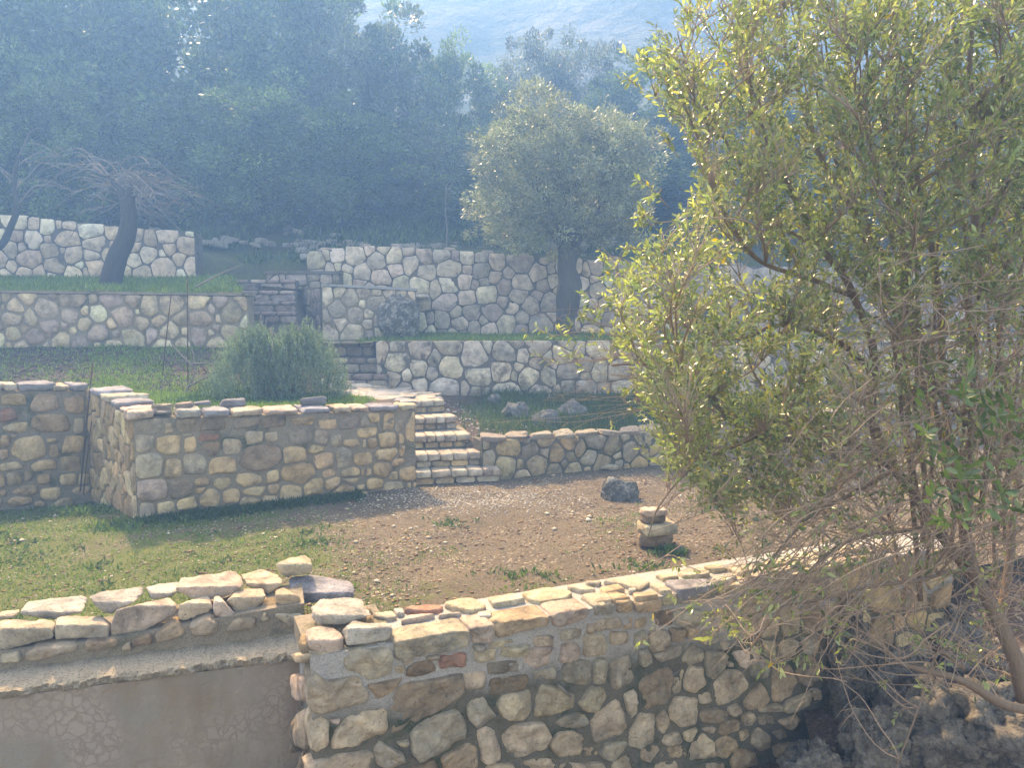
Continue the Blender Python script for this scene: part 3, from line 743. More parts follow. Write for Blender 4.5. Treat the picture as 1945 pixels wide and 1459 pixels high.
T7 = ['o|242,258 350,243 350,290 245,305', 'y|360,245 420,230 422,268 362,277', 'g|430,237 520,217 600,197 600,235 520,255 430,267', 'y|610,197 700,177 700,215 615,232',
 'y|710,174 850,150 850,190 715,212', 'c|860,148 985,120 985,160 865,188', 'y|995,118 1100,98 1100,140 1000,158', 'c|1110,96 1210,78 1210,118 1112,138',
 'o|240,342 305,325 305,365 240,378', 'b|320,312 400,292 410,360 340,365', 'g|240,402 285,382 290,440 240,458', 't|300,392 375,380 388,450 310,478', 'g|320,487 410,452 462,447 430,500 350,520',
 'g|415,302 525,287 525,360 420,365', 'y|535,312 620,292 680,302 650,350 545,360', 'o|392,377 455,372 450,430 395,430', 'o|465,377 520,367 520,405 468,415', 'g|535,387 600,372 605,430 540,450',
 'g|445,512 490,435 535,472 530,520 470,540', 'g|545,482 640,482 635,560 590,605 555,580', 't|615,437 660,434 650,468 618,468', 'd|267,602 395,542 400,690 270,735',
 't|190,672 240,647 255,740 222,770', 'g|258,472 300,462 300,530 268,540', 't|410,582 455,552 440,650 408,662', 't|457,602 480,542 535,547 548,620 500,660 460,640',
 't|522,662 560,637 582,690 560,705 522,708', 't|587,622 640,562 710,567 722,620 690,680 605,710 588,670', 't|642,522 662,517 668,540 650,545', 'p|662,482 790,454 790,508 720,552',
 'g|750,522 830,512 830,590 750,592', 'y|805,432 860,430 855,498 810,500', 't|870,425 940,420 935,498 880,508', 'd|950,532 1020,497 1050,540 1045,600 990,625 950,605',
 'o|842,552 920,542 945,610 920,670 845,695', 'o|717,692 790,607 820,670 790,710 717,732', 't|782,727 850,703 885,707 870,735 785,742', 't|882,737 900,694 1010,652 1000,700 930,745',
 't|1020,652 1055,647 1060,690 1018,705', 't|392,722 420,682 510,677 510,790 440,805 395,770', 't|217,822 260,752 325,747 325,870 260,900 217,890', 't|337,772 370,732 400,800 370,838 340,820',
 't|362,872 377,842 435,822 435,880 370,882', 't|452,832 515,812 480,875 455,865', 'd|530,742 600,722 640,742 630,780 550,795 527,775', 't|647,722 690,702 705,740 670,758 647,745',
 'o|607,830 635,772 695,777 690,825 620,845', 't|710,762 750,740 772,770 745,803 712,800', 'd|777,762 840,752 850,790 790,795', 't|532,815 590,806 585,838 560,838', 'o|872,782 940,757 965,780 930,822 885,800',
 'o|697,832 735,817 740,850 705,875', 't|752,842 790,810 835,852 835,900 790,910 755,885', 'd|842,832 890,817 910,850 870,870', 't|474,960 490,882 540,837 585,872 580,940 520,965',
 'o|592,872 640,847 690,872 680,920 630,948 594,925', 't|267,907 345,882 350,910 310,960 270,955', 'o|352,937 377,902 450,887 470,940 400,947', 't|330,972 420,957 440,1020 330,1030',
 't|532,972 630,962 620,1020 520,1025', 'o|662,952 700,902 780,922 780,975 670,995', 'o|842,892 930,872 945,930 860,942', 't|702,232 770,226 770,290 705,300', 't|782,232 850,217 860,280 790,290',
 'b|872,212 960,192 960,250 880,265', 'g|692,312 770,312 760,400 692,420', 't|782,322 860,312 860,410 790,415', 'y|872,292 960,282 960,400 880,405', 't|975,182 1070,167 1070,250 982,260',
 'd|972,272 1060,262 1060,380 977,400', 'g|972,422 1040,402 1045,480 982,490', 't|1080,160 1180,140 1185,230 1085,245', 't|1075,260 1180,250 1180,350 1080,370']
def parse(s, cv):
    code, pts = s.split('|'); return code, [cv(*map(float, p.split(','))) for p in pts.split()]
ncap = {0, 1, 2, 3, 4, 5}
for k, s in enumerate(T6 + T7):
    six = k < len(T6); code, pts = parse(s, r6 if six else r7)
    P = [FW.uv(*p) for p in pts]; mu_ = np.mean(P, 0); P = [tuple(mu_ + (np.array(q_) - mu_) * 1.07) for q_ in P]
    cap = (k < 6) or (not six and k - len(T6) < 8)
    if cap: P = [(u, min(z, FWtop + .006)) for u, z in P]
    put_stone(FW, P, front, jit(CODE[code], .08), name='cap_stone' if cap else 'stone', proud=.024 if cap else random.uniform(.012, .026), back=.13 if cap else .06, lod=2, bevel=.005 if cap else .011,
              rough=.021, mat='stone_pale' if (cap or code in 'cp') else 'stone', sharp=.12)
# continuation of the wall to the right behind the bush
zt = lambda u: FWtop - .01
fill_wall(FW, front, lambda u: -1.1, zt, .07, .13, .03, 1, .02, ('stone',), TAN, u0=FW.uv(1590, 1100)[0], u1=FL, tries=1200)
# flagstones set in the top
TT6 = ['c|580,388 680,366 705,400 650,410 600,402', 'w|690,362 735,355 745,383 705,385', 'r|748,362 850,337 945,337 935,363 860,372 770,370', 'p|730,423 765,397 905,387 850,408 745,424',
 'y|955,335 1030,307 1110,300 1180,345 1100,368 1000,355', 'p|925,387 1040,375 1045,383 930,395', 'w|1130,377 1195,366 1207,398 1140,400', 'c|1185,290 1330,274 1385,308 1215,340',
 'y|1365,272 1500,247 1618,267 1598,300 1480,323 1400,305', 'c|1605,237 1680,227 1750,258 1690,263 1620,247', 'c|1675,287 1800,277 1840,313 1735,328', 'c|1705,215 1780,211 1770,224 1712,224']
TT7 = ['c|103,176 245,159 308,180 262,208 190,190', 'o|93,202 170,194 203,215 110,221', 'o|120,234 195,229 226,249 150,260', 'o|237,228 330,219 348,237 242,250', 'w|217,207 250,206 250,220 220,221',
 'c|308,187 350,182 412,221 357,221', 'y|332,147 405,140 438,158 372,167', 's|375,181 430,174 560,167 596,190 432,220', 'c|427,127 530,117 568,136 548,153 452,151', 'y|543,112 620,102 648,120 582,127',
 'w|583,157 640,143 688,151 640,178 603,179', 'c|643,112 740,97 787,121 702,143', 'p|703,157 800,133 846,146 722,170', 'o|793,92 880,78 926,95 832,114', 'c|853,122 950,101 981,118 862,143',
 'y|903,72 1000,53 1056,70 962,91', 'w|973,102 1080,81 1096,95 1002,114', 'c|1013,46 1110,32 1166,50 1082,67', 'p|1113,77 1190,60 1211,75 1122,91', 'c|1123,26 1210,12 1256,25 1182,44', 'y|1220,56 1300,42 1330,58 1240,74', 'c|1270,22 1350,8 1400,22 1320,38']
for k, s in enumerate(TT6 + TT7):
    code, pts = parse(s, r6 if k < len(TT6) else r7)
    W = [onz(*p, FWtop + .002) for p in pts]; c = sum(W, Vector()) / len(W)
    me = stone_mesh(np.array([(p.x - c.x, p.y - c.y) for p in W]) * 1.05, proud=.012, back=.05, lod=2, bevel=.006, rough=.003, mat='stone_pale', sharp=.1, edge_jit=.04, horizontal=True)
    child('flagstone', me, front, c, 0, jit(tuple(x * 1.08 for x in CODE[code]), .05))
# end face of the corner (facing left)
endv = -FW.n
EL = Face((FW.a + endv * .50).xy, FW.a.xy)
S5 = ['o|1440,455 1525,500 1522,548 1462,500', 't|1535,560 1628,612 1624,655 1540,602', 'p|1530,642 1618,702 1612,835 1575,835 1530,720', 'd|1515,822 1585,852 1575,1012 1520,980',
      'd|1512,1032 1605,1072 1595,1190 1515,1165', 't|1580,905 1612,880 1612,1105 1575,1060', 'o|1630,470 1600,440 1540,455 1538,520 1632,578']
for s in S5[1:6]:
    code, pts = parse(s, r5)
    P = [EL.uv(*p) for p in pts]; P = [(min(max(u, .01), EL.L - .01), z) for u, z in P]
    put_stone(EL, P, front, jit(CODE[code], .08), proud=.018, back=.05, lod=2, rough=.008)

# ================================================================ LEFT PARAPET with ledge and rendered face
para = empty('parapet_wall', PF.pt(1.5, -.9, -.1), 'rendered wall at lower left with rough concrete ledge under loose stones', 'wall')
wall_body(PF, para, lambda u: -1.2, lambda u: -.045, .60, 'render', 0, PF.L + .12, 30, name='rendered_face')
# concrete ledge slab with a ragged front lip
def ledge():
    nu, V, F = 520, [], []
    prof = [(-.01, -.05), (.012, -.040), (.020, -.026), (.020, -.008), (.010, .006), (-.02, .014), (-.10, .022), (-.18, .03), (-.26, .05)]
    us = np.linspace(0, PF.L + .02, nu)
    for i, u in enumerate(us):
        q = fbm(np.array([[u * 7, 3.1, 0], [u * 23, 1.2, 4]]), 4)
        for k, (o, z) in enumerate(prof):
            ed = 1 if k < 4 else .25
            e2 = fbm(np.array([[u * 30, k * 1.7, 2.2]]), 3)[0]
            p = PF.pt(u, z + (.006 + .008 * (k < 4)) * e2 + .012 * q[0] * (k < 5), o + ed * (.016 * q[0] + .016 * q[1] + .018 * e2)) - para.location; V.append(tuple(p))
    n = len(prof)
    for i in range(nu - 1):
        for k in range(n - 1): F.append((i * n + k, (i + 1) * n + k, (i + 1) * n + k + 1, i * n + k + 1))
    me = mesh_of('concrete_ledge', V, F, M['concrete'], False)
    o = link('concrete_ledge', me, para); return o
ledge()
# upstand of mortared stones behind the ledge
UP = Face((PF.a - PF.n * .17).xy, (PF.b - PF.n * .17).xy)
wall_body(UP, para, lambda u: -.2, lambda u: float(np.interp(u, [0, UP.L * .75, UP.L], [.10, .12, .20])), .34, 'mortar_mid', 0, UP.L + .06, 24, name='rubble_core')
for s in ['c|0,592 115,570 115,622 0,642', 't|130,582 180,552 400,532 412,570 200,617 130,622', 'o|455,517 610,512 635,545 455,567', 'b|700,512 800,472 810,532 700,552', 'o|820,482 930,412 985,480 830,527',
          't|1000,432 1110,387 1150,420 1145,475 1020,492', 'd|1180,467 1240,402 1350,397 1350,442 1200,475', 'y|1375,400 1400,365 1425,400 1390,415', 'c|-260,640 -20,600 -20,650 -260,690', 't|650,545 690,520 695,560 650,565']:
    code, pts = parse(s, r5); P = [UP.uv(*p) for p in pts]
    put_stone(UP, P, para, jit(CODE[code], .08), proud=.03, back=.08, lod=2, rough=.010, bevel=.02)
u_ = .1
while u_ < UP.uv(-60, 1200)[0] - .12:
    w_ = random.uniform(.13, .2); rock(UP.pt(u_ + w_, .16, -.1), (w_ * .95, .13, .075), para, 'stone', color=jit(random.choice(PALE)), rotz=UP.rot); u_ += 2 * w_
# loose stones on the parapet, each a thing of its own
UPd = lambda off: (lambda px: UP.uv(px, 700) and (lambda p: p.y)(UP.pt(UP.u_at(px), 0, -off)))
LG = 'loose stones laid along the parapet and wall corner'
LS = [
 ('0,470 0,420 130,405 275,415 287,440 285,500 270,520 0,578 -30,560', .00, .16, .72, 'c', 'big cream block at the left end of the parapet, orange at its foot'),
 ('290,440 300,395 540,385 572,440 570,505 290,522', .00, .15, .62, 'c', 'cream brick shaped stone between the big left block and the reddish slab'),
 ('-40,395 0,380 75,374 80,402 0,414', .16, .12, .55, 'c', 'small pale stone peeping over the far left block'),
 ('105,355 140,320 300,297 455,285 450,345 430,378 280,412 110,385', .17, .18, .35, 'w', 'long pale grey slab lying behind the two cream blocks'),
 ('465,290 500,270 760,230 772,262 700,325 580,385 510,355', .12, .17, .45, 'w', 'pale slab with a slanting dark right edge above the reddish slab'),
 ('765,232 950,210 955,250 890,297 800,307', .20, .15, .40, 'w', 'flat pale stone wedged between two larger top slabs'),
 ('575,502 588,430 620,355 900,290 940,320 930,382 750,472', .02, .13, .80, 'p', 'long tilted reddish slab leaning along the middle of the parapet'),
 ('915,250 960,190 1100,165 1240,150 1285,225 1270,260 1140,305 1000,300', .13, .22, .45, 'p', 'largest pinkish grey boulder slab on top of the parapet'),
 ('940,405 945,330 1100,275 1127,350 1100,375 970,422', .02, .13, .70, 't', 'tan angular stone just right of the reddish slab'),
 ('1125,350 1128,290 1150,280 1245,375 1190,435 1130,385', .00, .12, .80, 'p', 'small upright wedge stone on its corner among the parapet stones'),
 ('1195,310 1250,245 1390,235 1405,300 1320,387 1250,378', .05, .14, .65, 't', 'tan lump leaning above the mortared rubble near the wall corner'),
 ('1265,172 1380,140 1500,205 1480,240 1420,282 1310,237', .22, .18, .45, 't', 'brownish slab behind the leaning tan lump, beside the dark slate'),
 ('1455,112 1520,85 1610,70 1645,90 1648,155 1510,192 1460,152', .36, .12, .60, 'y', 'cream block perched highest of all behind the dark slate slab'),
 ('1515,200 1540,180 1620,168 1870,235 1875,280 1860,298 1610,327 1530,262', .22, .22, .38, 's', 'dark slate grey slab with rippled top at the wall corner'),
 ('1450,250 1500,240 1585,290 1582,352 1520,360 1450,322', .02, .10, .70, 'o', 'small block with white top and orange side left of the dark slate'),
 ('1440,345 1470,338 1600,370 1590,400 1530,450 1450,402', -.03, .12, .60, 'c', 'pale stone set below the small orange sided block')]
for pts, off, dep, hf, code, lab in LS:
    P = [r5(*map(float, p.split(','))) for p in pts.split()]
    sil_stone(P, 0, dep, None, hf, 'loose_stone', lab, 'stone', LG, jit(CODE[code], .05), 'stone_pale', fwd=-UP.n, dfun=UPd(off))
CLd = lambda off: (lambda px: FW.pt(FW.u_at(px), 0, -off).y)
LS6 = [
 ('265,335 300,300 440,290 580,390 500,412 440,440 275,440', .16, .20, .35, 'w', 'grey topped pale slab lying flat at the wall corner'),
 ('230,480 232,465 290,440 360,445 425,500 427,575 310,612 240,562', .0, .14, .55, 'p', 'pink topped block on the front corner of the near wall'),
 ('235,562 310,612 427,590 430,660 312,712 240,642', .0, .14, .95, 'y', 'greenish cream block beneath the pink topped corner block'),
 ('440,440 470,415 680,425 682,490 640,532 440,552', .0, .14, .72, 'w', 'white block beside the long cream cap stone of the near wall'),
 ('600,538 650,520 656,552 600,556', -.015, .03, .7, 'w', 'tiny white chip wedged under the white block')]
for pts, off, dep, hf, code, lab in LS6:
    P = [r6(*map(float, p.split(','))) for p in pts.split()]
    sil_stone(P, 0, dep, None, hf, 'loose_stone', lab, 'stone', LG, jit(CODE[code], .05), 'stone_pale' if code != 'y' else 'stone', fwd=-FW.n, dfun=CLd(off))
# rubble corner pier under the loose corner stones
pier = Face(FW.pt(0.01, 0, -.02).xy, FW.pt(.42, 0, -.02).xy)
wall_body(pier, front, lambda u: .2, lambda u: FWtop - .004, .47, 'mortar_mid', 0, pier.L, 4, name='corner_core')
for k in range(22):
    q_ = FW.pt(random.uniform(.02, .40), 0, -random.uniform(.06, .48)); s_ = random.uniform(.025, .06)
    rock((q_.x, q_.y, FWtop + .005), (s_ * 1.3, s_, s_ * .5), front, 'stone', color=jit(random.choice(TAN)), rotz=random.uniform(0, 3))
for k in range(16):
    q_ = UP.pt(UP.L - random.uniform(-.04, .5), 0, -random.uniform(.02, .3)); s_ = random.uniform(.03, .06)
    rock((q_.x, q_.y, .175), (s_ * 1.3, s_, s_ * .5), para, 'stone', color=jit(random.choice(TAN)), rotz=random.uniform(0, 3))
st = Tubes(); a = FW.pt(FW.uv(1052, 1294)[0], FW.uv(1052, 1294)[1], .05); b = FW.pt(FW.uv(1077, 1318)[0], FW.uv(1077, 1318)[1], .04)
st.add([a, a.lerp(b, .5) + Vector((0, 0, .004)), b], [.006, .007, .005], 7)
o = st.build('stick', 'twig_grey'); tag(o, 'short pale broken stick lodged on a yellowish stone of the near wall', 'stick')

# ================================================================ MIDDLE RETAINING WALL
w3top_u = W3.uv(262, 797)[1]; w3top_r = W3.uv(780, 779)[1]
mid = empty('retaining_wall', W3.pt(1.2, -.1, -.15), 'tan rubble retaining wall with projecting corner left of the stone stair', 'wall')
zt3 = lin([(0, w3top_u), (W3.L, w3top_r)])
wall_body(W3, mid, lambda u: -.15, zt3, .38, 'mortar_mid', 0, W3.L - .005, 30)
A3 = [(745,455,100,80),(885,465,130,110),(1003,455,60,90),(1105,422,110,40),(1110,478,110,70),(1225,470,110,80),(1430,415,60,50),(1340,420,90,70),(985,408,50,18),
(785,360,150,70),(890,370,50,55),(985,360,110,60),(1120,355,120,60),(1300,345,150,50),(1440,340,120,50),(760,568,165,125),(905,580,110,100),(1030,562,125,110),(1175,570,145,90),(1370,525,230,130),
(785,700,170,110),(945,690,140,95),(1065,655,75,40),(1058,698,58,30),(1170,665,95,60),(1315,640,150,60),(1110,735,110,90),(1222,725,95,70),(1340,705,130,45),(1440,695,60,48),(1440,625,70,60),
(755,815,100,85),(870,792,110,65),(985,770,105,65),(1315,765,105,60),(1425,755,75,60),(1175,805,100,35),(960,838,130,30),(1540,720,110,100),(1585,610,200,105),(1590,410,125,90),(1555,510,120,80),
(1695,420,75,75),(1770,438,60,55),(1670,480,100,40),(1855,448,90,40),(1822,530,85,100),(1700,545,100,70),(1655,680,110,80),(1755,660,85,60),(1735,612,70,40),(1810,712,130,80),(1855,605,110,55),
(1850,645,90,35),(1925,600,60,35),(1905,682,45,30),(1930,455,30,50),(1635,760,50,20),(1710,760,80,30),(1905,730,70,45),(1600,335,110,40),(1720,350,110,50),(1840,350,100,60),(1930,340,60,60),(1530,800,90,25)]
B3 = [(385,285,55,75),(437,305,40,55),(265,335,110,60),(372,375,85,80),(285,395,75,50),(375,455,125,65),(425,497,70,35),(450,430,30,60),(355,535,95,75),(262,545,60,35),(320,605,110,50),
(408,568,45,45),(485,560,80,70),(400,630,130,65),(490,620,25,40),(540,622,60,50),(240,480,110,60),(495,340,45,230),(300,260,70,40),(200,200,90,40),(450,372,25,70)]
def seeds_from(face, lst, cv):
    out = []
    for (x, y, a, b) in lst:
        u0, z0 = face.uv(*cv(x - a / 2, y)); u1, z1 = face.uv(*cv(x + a / 2, y)); _, zt_ = face.uv(*cv(x, y - b / 2)); _, zb_ = face.uv(*cv(x, y + b / 2))
        out.append(((u0 + u1) / 2, (zt_ + zb_) / 2, u1 - u0, zt_ - zb_))
    return out
S = seeds_from(W3, A3, r3) + seeds_from(W3, B3, r4)
S = [(max(u, a * 1.07 / 2 + .004), v, a * 1.07, b * 1.07) for u, v, a, b in S]
wd = {3: 'r', 4: 'b', 19: 'd', 21: 'd', 12: 'd', 13: 'd', 14: 'd', 46: 'c', 0: 'c', 15: 'c', 17: 'c', 20: 'p', 31: 'c', 11: 'd'}
for k, (s, P) in enumerate(zip(S, cells(S, .02, lambda u, v: [((1, 0), W3.L - .006), ((-1, 0), .0), ((0, 1), zt3(u) - .004), ((0, -1), .1)], True))):
    if P is None: continue
    low = s[1] < .55
    col = CODE[wd[k]] if k in wd else (random.choice(TAN[:6]) if low or random.random() < .45 else random.choice([(.36, .30, .22), (.40, .32, .23), (.31, .26, .2)]))
    put_stone(W3, P, mid, jit(col, .1), proud=random.uniform(.014, .03) if low else random.uniform(.006, .014), back=.05, lod=1, bevel=.02, rough=.009, name='stone')
# left return face of the corner
zl3 = lin([(0, W3L.uv(178, 742)[1]), (W3L.L, w3top_u)]); 
wall_body(W3L, mid, lambda u: -.4, lambda u: zl3(u) - .004, .36, 'mortar_mid', 0, W3L.L - .004, 16, name='return_core')
fill_wall(W3L, mid, lambda u: -.22 + .2 * u / W3L.L, zl3, .05, .12, .018, 1, .016, ('stone',), TAN, asp=1.2, tries=2600, u1=W3L.L - .01)
# coping slabs (front)
def coping(face, par, spec, cv, zt_f, mat='stone_pale', over=.05, deep=.34):
    for (xa, xb, hpx, code) in spec:
        ua = face.uv(*cv(xa, 300))[0]; ub = face.uv(*cv(xb, 300))[0]
        z = zt_f((ua + ub) / 2); h = hpx * .0016 * 1.0
        dp = deep * random.uniform(.85, 1.1); x0 = -over * random.uniform(.3, 1.2)
        pts = []
        for (u, s) in ((ua, 0), (ub, 1)):
            for yy in (x0, dp * random.uniform(.8, 1)):
                for zz in (0.003, h):
                    e = .10 * (ub - ua)
                    pts.append(Vector((u + (e if s == 0 else -e) * random.random() * (1.3 if zz else .5), yy, zz * random.uniform(.8, 1.1) + (.003 if not zz else 0))))
        for t in (.3, .7): pts.append(Vector((ua + (ub - ua) * t, x0 - random.uniform(0, .03), h * random.uniform(.5, .95)))); pts.append(Vector((ua + (ub - ua) * t, dp + .03, h * random.uniform(.6, 1.))))
        for t in (.2, .5, .8): pts.append(Vector((ua + (ub - ua) * t, dp * .5, h * random.uniform(1.0, 1.15))))
        c = Vector(((ua + ub) / 2, .1, h / 2))
        me = hull_mesh([p - c for p in pts], .012, .008, 14, mat, smooth_it=1)
        child('coping_stone', me, par, face.pt(c.x, z + c.z, -c.y), face.rot, jit(CODE[code], .08))
coping(W3, mid, [(655,815,48,'p'),(925,1068,45,'w'),(1072,1212,40,'s'),(1215,1395,40,'t'),(1400,1590,34,'p'),(1592,1755,34,'s'),(1757,1850,34,'t'),(1852,1945,32,'p')], r3, zt3)
coping(W3, mid, [(285,440,32,'s')], r4, zt3)
coping(W3, mid, [(442,535,38,'y')], r4, zt3, over=.03, deep=.2)
for (x, y, s, dp, c) in [(840,235,60,.10,'c'),(880,262,75,.08,'c'),(760,285,85,.0,'c'),(880,300,60,.02,'w'),(860,330,55,-.01,'w'),(985,262,90,.12,'p'),(1095,260,90,.22,'s'),(1260,262,150,.2,'s'),(1690,262,160,.18,'s')]:
    u, z = W3.uv(*r3(x, y)); sz = s / 2.7786 / FPX * 7.0
    rock(W3.pt(u, zt3(u) + .05 + (.05 if y < 270 else 0.0), -.06 - dp), (sz * .52, sz * .4, sz * .16), mid, 'coping_stone', color=jit(CODE[c]), rotz=random.uniform(-.4, .4))
coping(W3L, mid, [(k, k2, 40, c) for k, k2, c in ((500,545,'s'),(547,590,'c'),(592,640,'s'),(642,690,'p'))], r3, zl3, over=.03, deep=.33)
# rear left wall
left = empty('retaining_wall', W4.pt(1.5, -.2, -.15), 'shaded rubble wall at left edge behind the projecting wall corner', 'wall')
z4 = lin([(0, W4.uv(0, 742)[1]), (W4.uv(0, 742)[0], W4.uv(0, 742)[1]), (W4.L, W4.uv(178, 742)[1])])
wall_body(W4, left, lambda u: -.5, lambda u: z4(u) - .003, .36, 'mortar_mid', 0, W4.L - .01, 16)
A4 = [(65,220,125,55),(240,235,140,85),(390,245,110,90),(45,300,90,70),(85,370,125,60),(275,345,210,100),(415,360,60,80),(25,440,60,60),(155,478,180,120),(270,435,80,20),(285,490,50,65),(385,460,120,90),
(20,510,50,50),(65,570,130,50),(230,568,140,60),(375,560,110,80),(80,635,105,75),(145,625,55,50),(230,638,75,50),(10,650,40,60),(360,640,95,60),(140,695,155,55),(270,712,125,70),(15,715,40,35),
(440,640,60,50),(115,755,150,45),(205,770,65,30),(325,765,115,40),(0,765,30,40),(430,700,100,40),(75,410,60,20),(-90,250,130,80),(-80,350,120,80),(-90,450,140,90),(-80,560,120,90),(-90,670,130,90),(-250,300,150,120),(-250,450,150,120),(-250,620,150,150)]
S = seeds_from(W4, A4, r3)
for k, (s, P) in enumerate(zip(S, cells(S, .022, lambda u, v: [((1, 0), W4.L - .03), ((0, 1), z4(u) - .006)], True))):
    if P is None: continue
    col = CODE['o'] if k == 1 else CODE['r'] if k == 3 else random.choice(TAN)
    put_stone(W4, P, left, jit(tuple(x * .92 for x in col), .1), proud=random.uniform(.012, .028), lod=1, bevel=.02, rough=.009)
fill_wall(W4, left, lambda u: -.2, z4, .07, .16, .02, 0, .018, ('stone',), TAN, u0=0, u1=W4.uv(-125, 742)[0], tries=1200)
coping(W4, left, [(-1100,-900,45,'s'),(-890,-700,45,'t'),(-690,-480,45,'c'),(-475,-265,45,'s')], r3, z4)
coping(W4, left, [(-260,-80,50,'s'),(-75,20,45,'w'),(25,100,45,'c'),(105,310,48,'s'),(285,380,38,'t'),(385,470,45,'s')], r3, z4)

# ================================================================ STONE STAIR (lower flight), landing, paved path
stair = empty('stone_staircase', Vector((-.5, 8.4, 0)), 'lower flight of five pale stone steps right of the tan retaining wall', 'stairs')
steps = [(0.15, (786, 896), (951, 889)), (.30, (786, 864), (918, 858)), (.45, (786, 828), (894, 824)), (.60, (786, 794), (867, 790)), (.75, (786, 762), (844, 759))]
for k, (z, lft, rgt) in enumerate(steps):
    a = onz(*lft, z); b = onz(*rgt, z); f = Face(a.xy, b.xy)
    prev = steps[k - 1][0] if k else -.12
    last = k == 4
    wall_body(f, stair, lambda u: -.1, lambda u: z - .006, .72 if not last else 1.0, 'mortar_light' if last else 'mortar_mid', -.30 if k else 0, f.L, 4, name='step_core', inset=.03)
    n = [5, 5, 5, 4, 3][k]; u = .0
    ws = [random.uniform(.7, 1.3) for _ in range(n)]; sm = sum(ws)
    for w_ in ws:
        du = f.L * w_ / sm; h = .078
        P = [(u + .004, z - h), (u + du - .004, z - h * random.uniform(.85, 1.1)), (u + du - .004, z + random.uniform(-.004, .004)), (u + .004, z + random.uniform(-.004, .004))]
        put_stone(f, P, stair, jit(random.choice(PALE), .06), 'tread_stone', proud=.028, back=.24, lod=1, bevel=.012, rough=.008, mat='stone_pale', sharp=.05, hard=True)
        u += du
    if k or True:
        n = [4, 4, 4, 4, 2][k]; u = random.uniform(-.02, .02)
        ws = [random.uniform(.7, 1.3) for _ in range(n)]; sm = sum(ws)
        for w_ in ws:
            du = f.L * w_ / sm; zb = z - .145
            P = [(u + .012, zb), (u + du - .012, zb), (u + du - .014, z - .088), (u + .012, z - .088)]
            put_stone(f, P, stair, jit(random.choice(PALE + TAN), .08), 'riser_brick', proud=-.012, back=.05, lod=1, bevel=.008, rough=.006, mat='stone_pale', sharp=.07, hard=True)
            u += du
path = empty('paved_landing', Vector((-1.6, 10, .75)), 'pale flagstone landing and path between the lower and upper stone steps', 'path')
def path_z(x): return .75 + .18 * min(1, max(0, (-1.75 - x) / .9))
def on_path(px, py):
    z = .75
    for _ in range(12): p = onz(px, py, z); z = z * .5 + path_z(p.x) * .5
    return p
LP = [on_path(*q) for q in ((778, 757), (842, 755), (803, 742), (736, 738), (655, 724), (612, 716), (640, 742), (700, 764))]
c = sum(LP, Vector()) / len(LP)
bm = bmesh.new(); tv = [bm.verts.new(p - path.location - Vector((0, 0, .006))) for p in LP]; bv = [bm.verts.new(p - path.location - Vector((0, 0, .2))) for p in LP]
bm.faces.new(tv)
for i in range(len(LP)): bm.faces.new((tv[i], bv[i], bv[(i + 1) % len(LP)], tv[(i + 1) % len(LP)]))
bmesh.ops.triangulate(bm, faces=bm.faces[:]); bmesh.ops.recalc_face_normals(bm, faces=bm.faces[:])
me = bpy.data.meshes.new('mortar_bed'); bm.to_mesh(me); bm.free(); me.materials.append(M['mortar_light']); link('mortar_bed', me, path)
# flagstones laid over the landing: cells clipped to the outline
poly2 = [(p.x, p.y) for p in LP]
def inside(x, y, P):
    r = False; n = len(P)
    for i in range(n):
        (xa, ya), (xb, yb) = P[i], P[(i + 1) % n]
        if (ya > y) != (yb > y) and x < (xb - xa) * (y - ya) / (yb - ya) + xa: r = not r
    return r
xs = [p[0] for p in poly2]; ys = [p[1] for p in poly2]
SS = []
for _ in range(4000):
    x, y = random.uniform(min(xs), max(xs)), random.uniform(min(ys), max(ys))
    if inside(x, y, poly2) and all((x - a) ** 2 + (y - b) ** 2 > .24 ** 2 for a, b, *_r in SS): SS.append((x, y, .3, .3))
for s, P in zip(SS, cells(SS, .02, None, True)):
    if P is None or not inside(s[0], s[1], poly2): continue
    c = np.mean(P, 0); zz = path_z(c[0])
    me = stone_mesh(np.array(P) - c, proud=.012, back=.03, lod=1, bevel=.008, rough=.003, mat='stone_pale', horizontal=True)
    child('flagstone', me, path, (c[0], c[1], zz + .002), 0, jit(random.choice(PALE), .06))

# upper short flight into the olive terrace
st2 = empty('stone_staircase', Vector((-2.2, 11.2, .75)), 'short flight of weathered steps behind the grey green shrub', 'stairs')
for k, (z, d) in enumerate([(.96, 10.9), (1.18, 11.15), (1.415, 11.4)]):
    f = Face(ond(590, 700, d).xy, ond(736 - 12 * k, 700, d).xy)
    wall_body(f, st2, lambda u: .6, lambda u: z - .006, .5, 'mortar_far', 0, f.L, 3, name='step_core', inset=.02)
    for (h0, h1, nm, n, pr) in ((.0, .07, 'tread_stone', 4, .02), (.085, .205, 'riser_brick', 4, .004)):
        u = 0
        ws = [random.uniform(.7, 1.3) for _ in range(n)]; sm = sum(ws)
        for w_ in ws:
            du = f.L * w_ / sm
            put_stone(f, [(u + .01, z - h1), (u + du - .01, z - h1), (u + du - .01, z - h0), (u + .01, z - h0)], st2, jit(random.choice([(.3, .25, .2), (.24, .19, .16), (.36, .3, .22)]), .1), nm, proud=pr, back=.2, lod=0, sharp=.08)
            u += du

# ================================================================ TERRACE WALLS
def wall(name, label, face, zlo, zhi, thick, mortar, rmin, rmax, gap, mats=('stone',), pal=TAN, tries=3000, body_lo=None, **kw):
    par = empty(name, face.pt(face.L / 2, zlo(face.L / 2), -thick / 2), label, 'wall')
    wall_body(face, par, (lambda u: zlo(u) - .25), lambda u: zhi(u) - .012, thick, mortar, 0, face.L, 30)
    fill_wall(face, par, zlo, zhi, rmin, rmax, gap, 0, kw.get('proud', .015), mats, pal, tries=tries, asp=kw.get('asp', 1.2), u1=kw.get('fill_to'))
    return par
